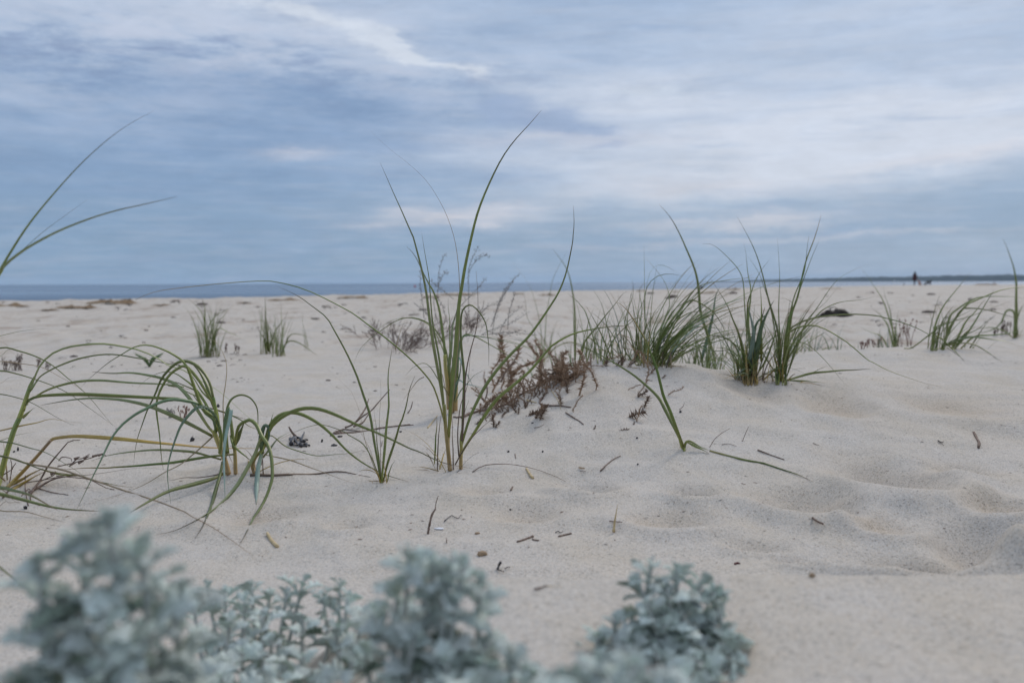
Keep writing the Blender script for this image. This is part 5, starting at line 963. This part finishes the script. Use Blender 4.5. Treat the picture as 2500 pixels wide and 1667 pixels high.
# ------------------------------------------------------------------ silver plants in the foreground
def leaf_mesh(name, mat, seed, lobes=3):
    rr = random.Random(seed)    # outline along +Y, unit length: a stalk, then narrow blunt lobes in pairs
    left = [(.035, 0), (.045, .22)]
    for i in range(lobes):
        y = .26 + .58 * i / lobes; w = (.26, .36, .30, .24)[i] + rr.uniform(-.05, .05); up_ = .10 + .04 * i
        left += [(.07, y), (w * .55, y + up_ * .35), (w * .95, y + up_ * .8), (w, y + up_ + .05), (w * .8, y + up_ + .10), (w * .45, y + up_ + .04), (.08, y + .15)]
    left += [(.11, .88), (.14, .95), (.08, 1.02)]
    L_ = [(-x * rr.uniform(.85, 1.15), y + rr.uniform(-.02, .02)) for x, y in left]; R_ = [(x * rr.uniform(.85, 1.15), y + rr.uniform(-.02, .02)) for x, y in left]
    out = R_ + [(0, 1.03)] + L_[::-1]; n = len(out); cx = [(0, y) for (_, y) in out]
    def zf(x, y): return .10 * math.sin(y * 2.2) - .30 * y * y + .9 * x * x
    V = [(x, y, zf(x, y)) for x, y in out] + [(0, y * .99, zf(0, y) - .035) for (x, y) in out]
    V += [(x * .96, y, zf(x, y) - .035) for x, y in out] + [(0, y * .99, zf(0, y) - .075) for (x, y) in out]
    F = []
    for i in range(n - 1):
        F.append((i, i + 1, n + i + 1, n + i)); F.append((2 * n + i + 1, 2 * n + i, 3 * n + i, 3 * n + i + 1)); F.append((i + 1, i, 2 * n + i, 2 * n + i + 1))
    F.append((0, n - 1, 2 * n + n - 1, 2 * n)[::-1])
    me = bpy.data.meshes.new(name); me.from_pydata(V, [], F); me.materials.append(mat); me.polygons.foreach_set('use_smooth', [True] * len(me.polygons)); me.update(); return me
LF = [leaf_mesh('silver_leaf_%d' % i, M_FELT, i, 3) for i in range(6)]; LD = [leaf_mesh('old_leaf_%d' % i, M_FELT_D, 40 + i, 3) for i in range(2)]
def silver_plant(label, shoots, base_px, leaf=.024, per=20):
    """shoots: (px, py, distance) of each shoot tip"""
    d = sum(s[2] for s in shoots) / len(shoots); q = at(base_px, 1700, d); q[2] = h1(q[0], q[1])
    E = empty('silver_mugwort', tuple(q), label, 'silver leaved plant', 'silver leaved plants in the foreground')
    for (sx, sy, sd) in shoots:
        top = at(sx, sy + leaf * .55 / sd * FPX, sd); bx, by = q[0] + (top[0] - q[0]) * .30, q[1] + (top[1] - q[1]) * .4; b = np.array([bx, by, h1(bx, by) - .01])
        mid = (top + b) / 2 + np.array([(top[0] - b[0]) * .25 + R.uniform(-.013, .013), R.uniform(-.012, .012), -.010]); P = crom([b, mid, top], 16); V, F = tube(P, leaf * .13, leaf * .085, 7, bumps=.1); mesh_obj('stem', V, F, M_FSTEM, E, tuple(q))
        leaf_ = leaf; leaf = leaf_ * R.uniform(.8, 1.2)
        Lp = np.linalg.norm(np.diff(P, axis=0), axis=1).sum(); ph0 = R.uniform(0, 6.28)
        for k in range(per):
            f = k / (per - 1); down = leaf * (1.5 * f + 3.2 * max(0, f - .5)) * 1.0
            t = max(.06, 1 - down / Lp); idx = t * 15; i0 = min(int(idx), 14); p = P[i0] + (P[i0 + 1] - P[i0]) * (idx - i0); ax = P[i0 + 1] - P[i0]; ax = ax / np.linalg.norm(ax)
            ang = ph0 + k * 2.399 + R.uniform(-.35, .35); tilt = .25 + 1.25 * f ** .55 + R.uniform(-.3, .3)       # angle from the shoot axis
            zq = Vector(ax).to_track_quat('Z', 'Y'); dirl = zq @ Vector((math.sin(tilt) * math.cos(ang), math.sin(tilt) * math.sin(ang), math.cos(tilt)))
            upn = zq @ Vector((-math.cos(tilt) * math.cos(ang), -math.cos(tilt) * math.sin(ang), math.sin(tilt)))
            xax = dirl.cross(upn).normalized(); M = Matrix((xax, dirl.normalized(), upn)).transposed()
            old = f > .6 and R.random() < .3; s = leaf * (.38 + .85 * min(f * 2.2, 1)) * R.uniform(.75, 1.2)
            o = bpy.data.objects.new('leaf', R.choice(LD if old else LF)); COL.objects.link(o); o.parent = E; o.location = Vector(p) - E.location; o.rotation_euler = (M @ Matrix.Rotation(R.uniform(-.7, .7), 3, 'Y')).to_euler(); o.scale = (s * 1.08, s, s)
            if old: o['label'] = 'older darker green leaf'
        leaf = leaf_
    return E
silver_plant('nearest and most blurred silver leaved plant at lower left, taller than the others', [(262, 1212, .50), (205, 1262, .51), (345, 1290, .51), (95, 1345, .50), (160, 1400, .51), (420, 1395, .54), (120, 1500, .49), (340, 1480, .49), (250, 1440, .48), (100, 1600, .49), (240, 1580, .47), (390, 1570, .52), (330, 1650, .49), (440, 1490, .55), (180, 1660, .48)], 250, .0195, 17)
silver_plant('sharper low silver leaved plant between the left and centre ones', [(505, 1402, .93), (550, 1420, .92), (600, 1440, .9), (470, 1440, .88), (640, 1475, .87), (560, 1480, .85), (742, 1388, .95), (700, 1420, .93), (790, 1420, .93), (850, 1430, .9), (890, 1470, .86), (660, 1530, .82), (740, 1480, .86), (500, 1540, .78), (820, 1500, .84), (450, 1600, .72), (740, 1570, .78), (860, 1580, .74), (590, 1560, .79), (540, 1620, .74), (680, 1610, .75), (615, 1400, .97), (660, 1425, .95), (830, 1395, .97)], 660, .0185, 12)
silver_plant('centre silver leaved plant with one stout shoot rising into the open sand', [(1000, 1310, .60), (1060, 1325, .60), (1130, 1335, .60), (1170, 1385, .61), (970, 1375, .62), (1080, 1400, .59), (920, 1450, .63), (1010, 1500, .58), (1190, 1520, .6), (890, 1540, .64), (1090, 1570, .57), (1255, 1560, .58), (1180, 1620, .56), (960, 1610, .58), (1280, 1620, .56), (1060, 1650, .55)], 1060, .0205, 17)
silver_plant('dense rounded silver leaved plant right of centre', [(1590, 1345, .78), (1650, 1352, .78), (1555, 1380, .77), (1710, 1385, .79), (1630, 1400, .76), (1740, 1410, .78), (1500, 1480, .76), (1580, 1440, .74), (1680, 1440, .76), (1740, 1480, .77), (1460, 1520, .75), (1620, 1490, .74), (1760, 1530, .75), (1530, 1530, .73), (1690, 1520, .74), (1600, 1560, .72), (1720, 1580, .73), (1500, 1580, .72), (1660, 1610, .71)], 1620, .0195, 15)
silver_plant('low silver leaved plant trailing to the right of the rounded one', [(1700, 1570, .70), (1755, 1560, .72), (1805, 1590, .72), (1845, 1630, .72), (1670, 1610, .68), (1750, 1620, .69)], 1750, .020, 17)
silver_plant('very near blurred silver shoots cut by the bottom edge below the rounded plant', [(1465, 1560, .48), (1550, 1565, .48), (1425, 1600, .50), (1600, 1610, .48), (1330, 1640, .50), (1510, 1610, .46)], 1500, .020, 18)

# ------------------------------------------------------------------ people and dogs far down the beach
def skin_mesh(name, verts, edges, radii, mat, sub=1):
    me = bpy.data.meshes.new(name); me.from_pydata(verts, edges, []); o = bpy.data.objects.new(name, me); COL.objects.link(o)
    md = o.modifiers.new('s', 'SKIN'); me.skin_vertices[0].data[0].use_root = True
    for i, r in enumerate(radii): me.skin_vertices[0].data[i].radius = (r, r) if not isinstance(r, tuple) else r
    sb = o.modifiers.new('u', 'SUBSURF'); sb.levels = sub; sb.render_levels = sub
    dg = bpy.context.evaluated_depsgraph_get(); m2 = bpy.data.meshes.new_from_object(o.evaluated_get(dg)); bpy.data.objects.remove(o); m2.materials.clear(); m2.materials.append(mat)
    m2.polygons.foreach_set('use_smooth', [True] * len(m2.polygons)); return m2
def plainmat(name, c, r=.8):
    m, g, b = principled(name); b.inputs['Base Color'].default_value = (*c, 1); b.inputs['Roughness'].default_value = r; return m
def stand(pxx, pyy):
    a_ = float(ray(pxx, pyy)[0]); d = min(gdepth(pxx, pyy), float(np.interp(a_, CR_A, CR_D)) * .97); q = at(pxx, pyy, d); q[2] = h1(q[0], q[1]); return q
q = stand(2233, 695); K = 33.0 / FPX * q[1] / 1.70
E = empty('person', tuple(q), 'person in a long dark maroon hooded coat and black trousers walking far down the beach', 'person'); E.scale = (K, K, K)
body = skin_mesh('body', [(0, 0, .92), (0, 0, 1.15), (0, 0, 1.38), (0, 0, 1.48), (0, -.01, 1.60), (-.17, 0, 1.38), (-.24, .02, 1.12), (-.25, -.06, .90), (.17, 0, 1.38), (.25, .0, 1.12), (.30, -.10, .92), (-.08, 0, .86), (-.07, -.04, .48), (-.06, .03, .08), (-.06, -.10, .03), (.08, 0, .86), (.05, .05, .48), (.04, .14, .10), (.04, .02, .03)],
    [(0, 1), (1, 2), (2, 3), (3, 4), (2, 5), (5, 6), (6, 7), (2, 8), (8, 9), (9, 10), (0, 11), (11, 12), (12, 13), (13, 14), (0, 15), (15, 16), (16, 17), (17, 18)], [.13, .13, .12, .055, .095, .06, .045, .035, .06, .045, .035, .085, .06, .042, .035, .085, .06, .042, .035], plainmat('dark_trousers', (.012, .012, .016)))
mesh_obj('body', None, None, None, E, mesh=body)
def loft(secs, k=14):
    V, F = [], []
    for (cx, cy, z, rx, ry) in secs:
        for j in range(k): a = 2 * math.pi * j / k; V.append((cx + rx * math.cos(a), cy + ry * math.sin(a), z))
    for i in range(len(secs) - 1):
        for j in range(k): a = i * k + j; c = i * k + (j + 1) % k; F.append((a, c, c + k, a + k))
    F.append(tuple(range(k))[::-1]); F.append(tuple((len(secs) - 1) * k + j for j in range(k))); return V, F
V, F = loft([(0, 0, .62, .25, .18), (0, 0, .75, .30, .20), (0, 0, .95, .31, .19), (0, 0, 1.15, .27, .17), (0, 0, 1.33, .22, .14), (0, 0, 1.43, .13, .10), (0, 0, 1.49, .08, .08)]); mesh_obj('coat', V, F, plainmat('maroon_coat', (.055, .022, .024)), E)
V, F = loft([(0, .01, 1.45, .10, .10), (0, .01, 1.55, .12, .125), (0, .01, 1.64, .11, .12), (0, .01, 1.71, .06, .07), (0, .01, 1.74, .015, .02)]); mesh_obj('hood', V, F, plainmat('dark_hood', (.02, .013, .016)), E)
def dog(pxx, pyy, hpx, label, mat, sit=False, yaw=0.0):
    q = stand(pxx, pyy); s = hpx / FPX * q[1] / .62
    if sit:
        vs = [(0, 0, .16), (.10, 0, .30), (.18, 0, .42), (.22, 0, .52), (.25, 0, .58), (.36, 0, .56), (-.08, 0, .07), (-.25, 0, .05), (.16, .07, .22), (.18, .07, .03), (.16, -.07, .22), (.18, -.07, .03), (0, .1, .1), (.14, .12, .03), (0, -.1, .1), (.14, -.12, .03)]
        es = [(0, 1), (1, 2), (2, 3), (3, 4), (4, 5), (0, 6), (6, 7), (2, 8), (8, 9), (2, 10), (10, 11), (0, 12), (12, 13), (0, 14), (14, 15)]; rs = [.12, .12, .10, .07, .075, .04, .07, .025, .04, .03, .04, .03, .07, .03, .07, .03]
    else:
        vs = [(0, 0, .42), (.18, 0, .42), (.30, 0, .45), (.38, 0, .55), (.44, 0, .60), (.56, 0, .57), (-.22, 0, .42), (-.38, 0, .48), (-.50, 0, .56), (.24, .08, .28), (.24, .08, .16), (.26, .08, .02), (.26, -.08, .28), (.24, -.08, .16), (.28, -.08, .02), (-.20, .08, .30), (-.28, .08, .18), (-.24, .08, .02), (-.18, -.08, .30), (-.26, -.08, .18), (-.20, -.08, .02)]
        es = [(0, 1), (1, 2), (2, 3), (3, 4), (4, 5), (0, 6), (6, 7), (7, 8), (1, 9), (9, 10), (10, 11), (1, 12), (12, 13), (13, 14), (6, 15), (15, 16), (16, 17), (6, 18), (18, 19), (19, 20)]; rs = [.13, .13, .10, .08, .085, .045, .10, .035, .025, .055, .032, .028, .055, .032, .028, .06, .035, .028, .06, .035, .028]
    me = skin_mesh('dog_body', vs, es, rs, mat); E = empty('dog', tuple(q), label, 'dog', 'dogs beside the walking person'); E.scale = (s, s, s); E.rotation_euler = (0, 0, yaw); mesh_obj('body', None, None, None, E, mesh=me)
    hx, hz = (.23, .62) if sit else (.42, .66)
    for sy in (-1, 1): V, F = tube([(hx, sy * .05, hz - .03), (hx - .02, sy * .07, hz + .03), (hx - .01, sy * .075, hz + .07)], .028, .008, 5); mesh_obj('ear', V, F, mat, E)
mb, mtan = plainmat('black_fur', (.008, .008, .012), .7), plainmat('tan_fur', (.38, .22, .17), .9)
dog(2267, 695, 12, 'black dog standing, farthest right of the group', mb, False, .4); dog(2258, 695.5, 8, 'small black dog sitting between the tan dog and the standing one', mb, True, 1.2)
dog(2247, 695.5, 13, 'tan and brown dog sitting right beside the person', mtan, True, 2.6); dog(2208, 695.5, 6, 'small dark dog lying left of the person', mb, True, 2.8)
# gull-like stump, post, sail, buoy
q = stand(1712, 706); s = q[1] / FPX; V, F = loft([(0, 0, 0, 3 * s, 2.4 * s), (0, 0, 3 * s, 3.8 * s, 2.6 * s), (.5 * s, 0, 6 * s, 2.6 * s, 2 * s), (1 * s, 0, 8.5 * s, 1.2 * s, 1 * s)], 9); tag(mesh_obj('driftwood_stump', V + q, F, M_BLACK, None, tuple(q)), 'small dark stump on the beach crest behind the tall grass', 'driftwood')
q = stand(2427, 693); s = q[1] / FPX; V, F = loft([(0, 0, -.2, 1.2 * s, 1.2 * s), (0, 0, 8 * s, 1.0 * s, 1.0 * s), (0, 0, 8.4 * s, .8 * s, .8 * s)], 8); tag(mesh_obj('mooring_post', V + q, F, M_STALK, None, tuple(q)), 'thin dark post at the waterline far right', 'post')
x0 = at(2183.5, 684, 1500.); 
E = empty('sailboat', (x0[0], 1500, -1.35), 'tiny white sailing boat before the headland left of the person', 'boat')
V, F = loft([(0, 0, 0, 1.6, .6), (0, 0, .7, 2.1, .8), (0, 0, .8, 2.0, .75)], 10); mesh_obj('hull', V, F, plainmat('boat_white', (.8, .8, .82)), E)
V, F = tube([(0, 0, .8), (0, 0, 4.2)], .06, .04, 6); mesh_obj('mast', V, F, bpy.data.materials['boat_white'], E); mesh_obj('sail', [(.1, 0, 1.2), (1.6, .1, 1.2), (.1, 0, 4.1), (.1, .06, 1.2), (1.6, .16, 1.2), (.1, .06, 4.1)], [(0, 1, 2), (5, 4, 3), (0, 3, 4, 1), (1, 4, 5, 2), (2, 5, 3, 0)], bpy.data.materials['boat_white'], E, smooth=False)
x0 = at(1013, 694, 420.); V, F = loft([(0, 0, -.3, .35, .35), (0, 0, .2, .45, .45), (0, 0, .6, .30, .30), (0, 0, 1.0, .08, .08)], 10); tag(mesh_obj('buoy', np.array(V) + np.array([x0[0], 420, -1.35]), F, plainmat('red_buoy', (.45, .06, .06)), None, (x0[0], 420, -1.35)), 'tiny red buoy floating on the sea left of the tallest blades', 'buoy')
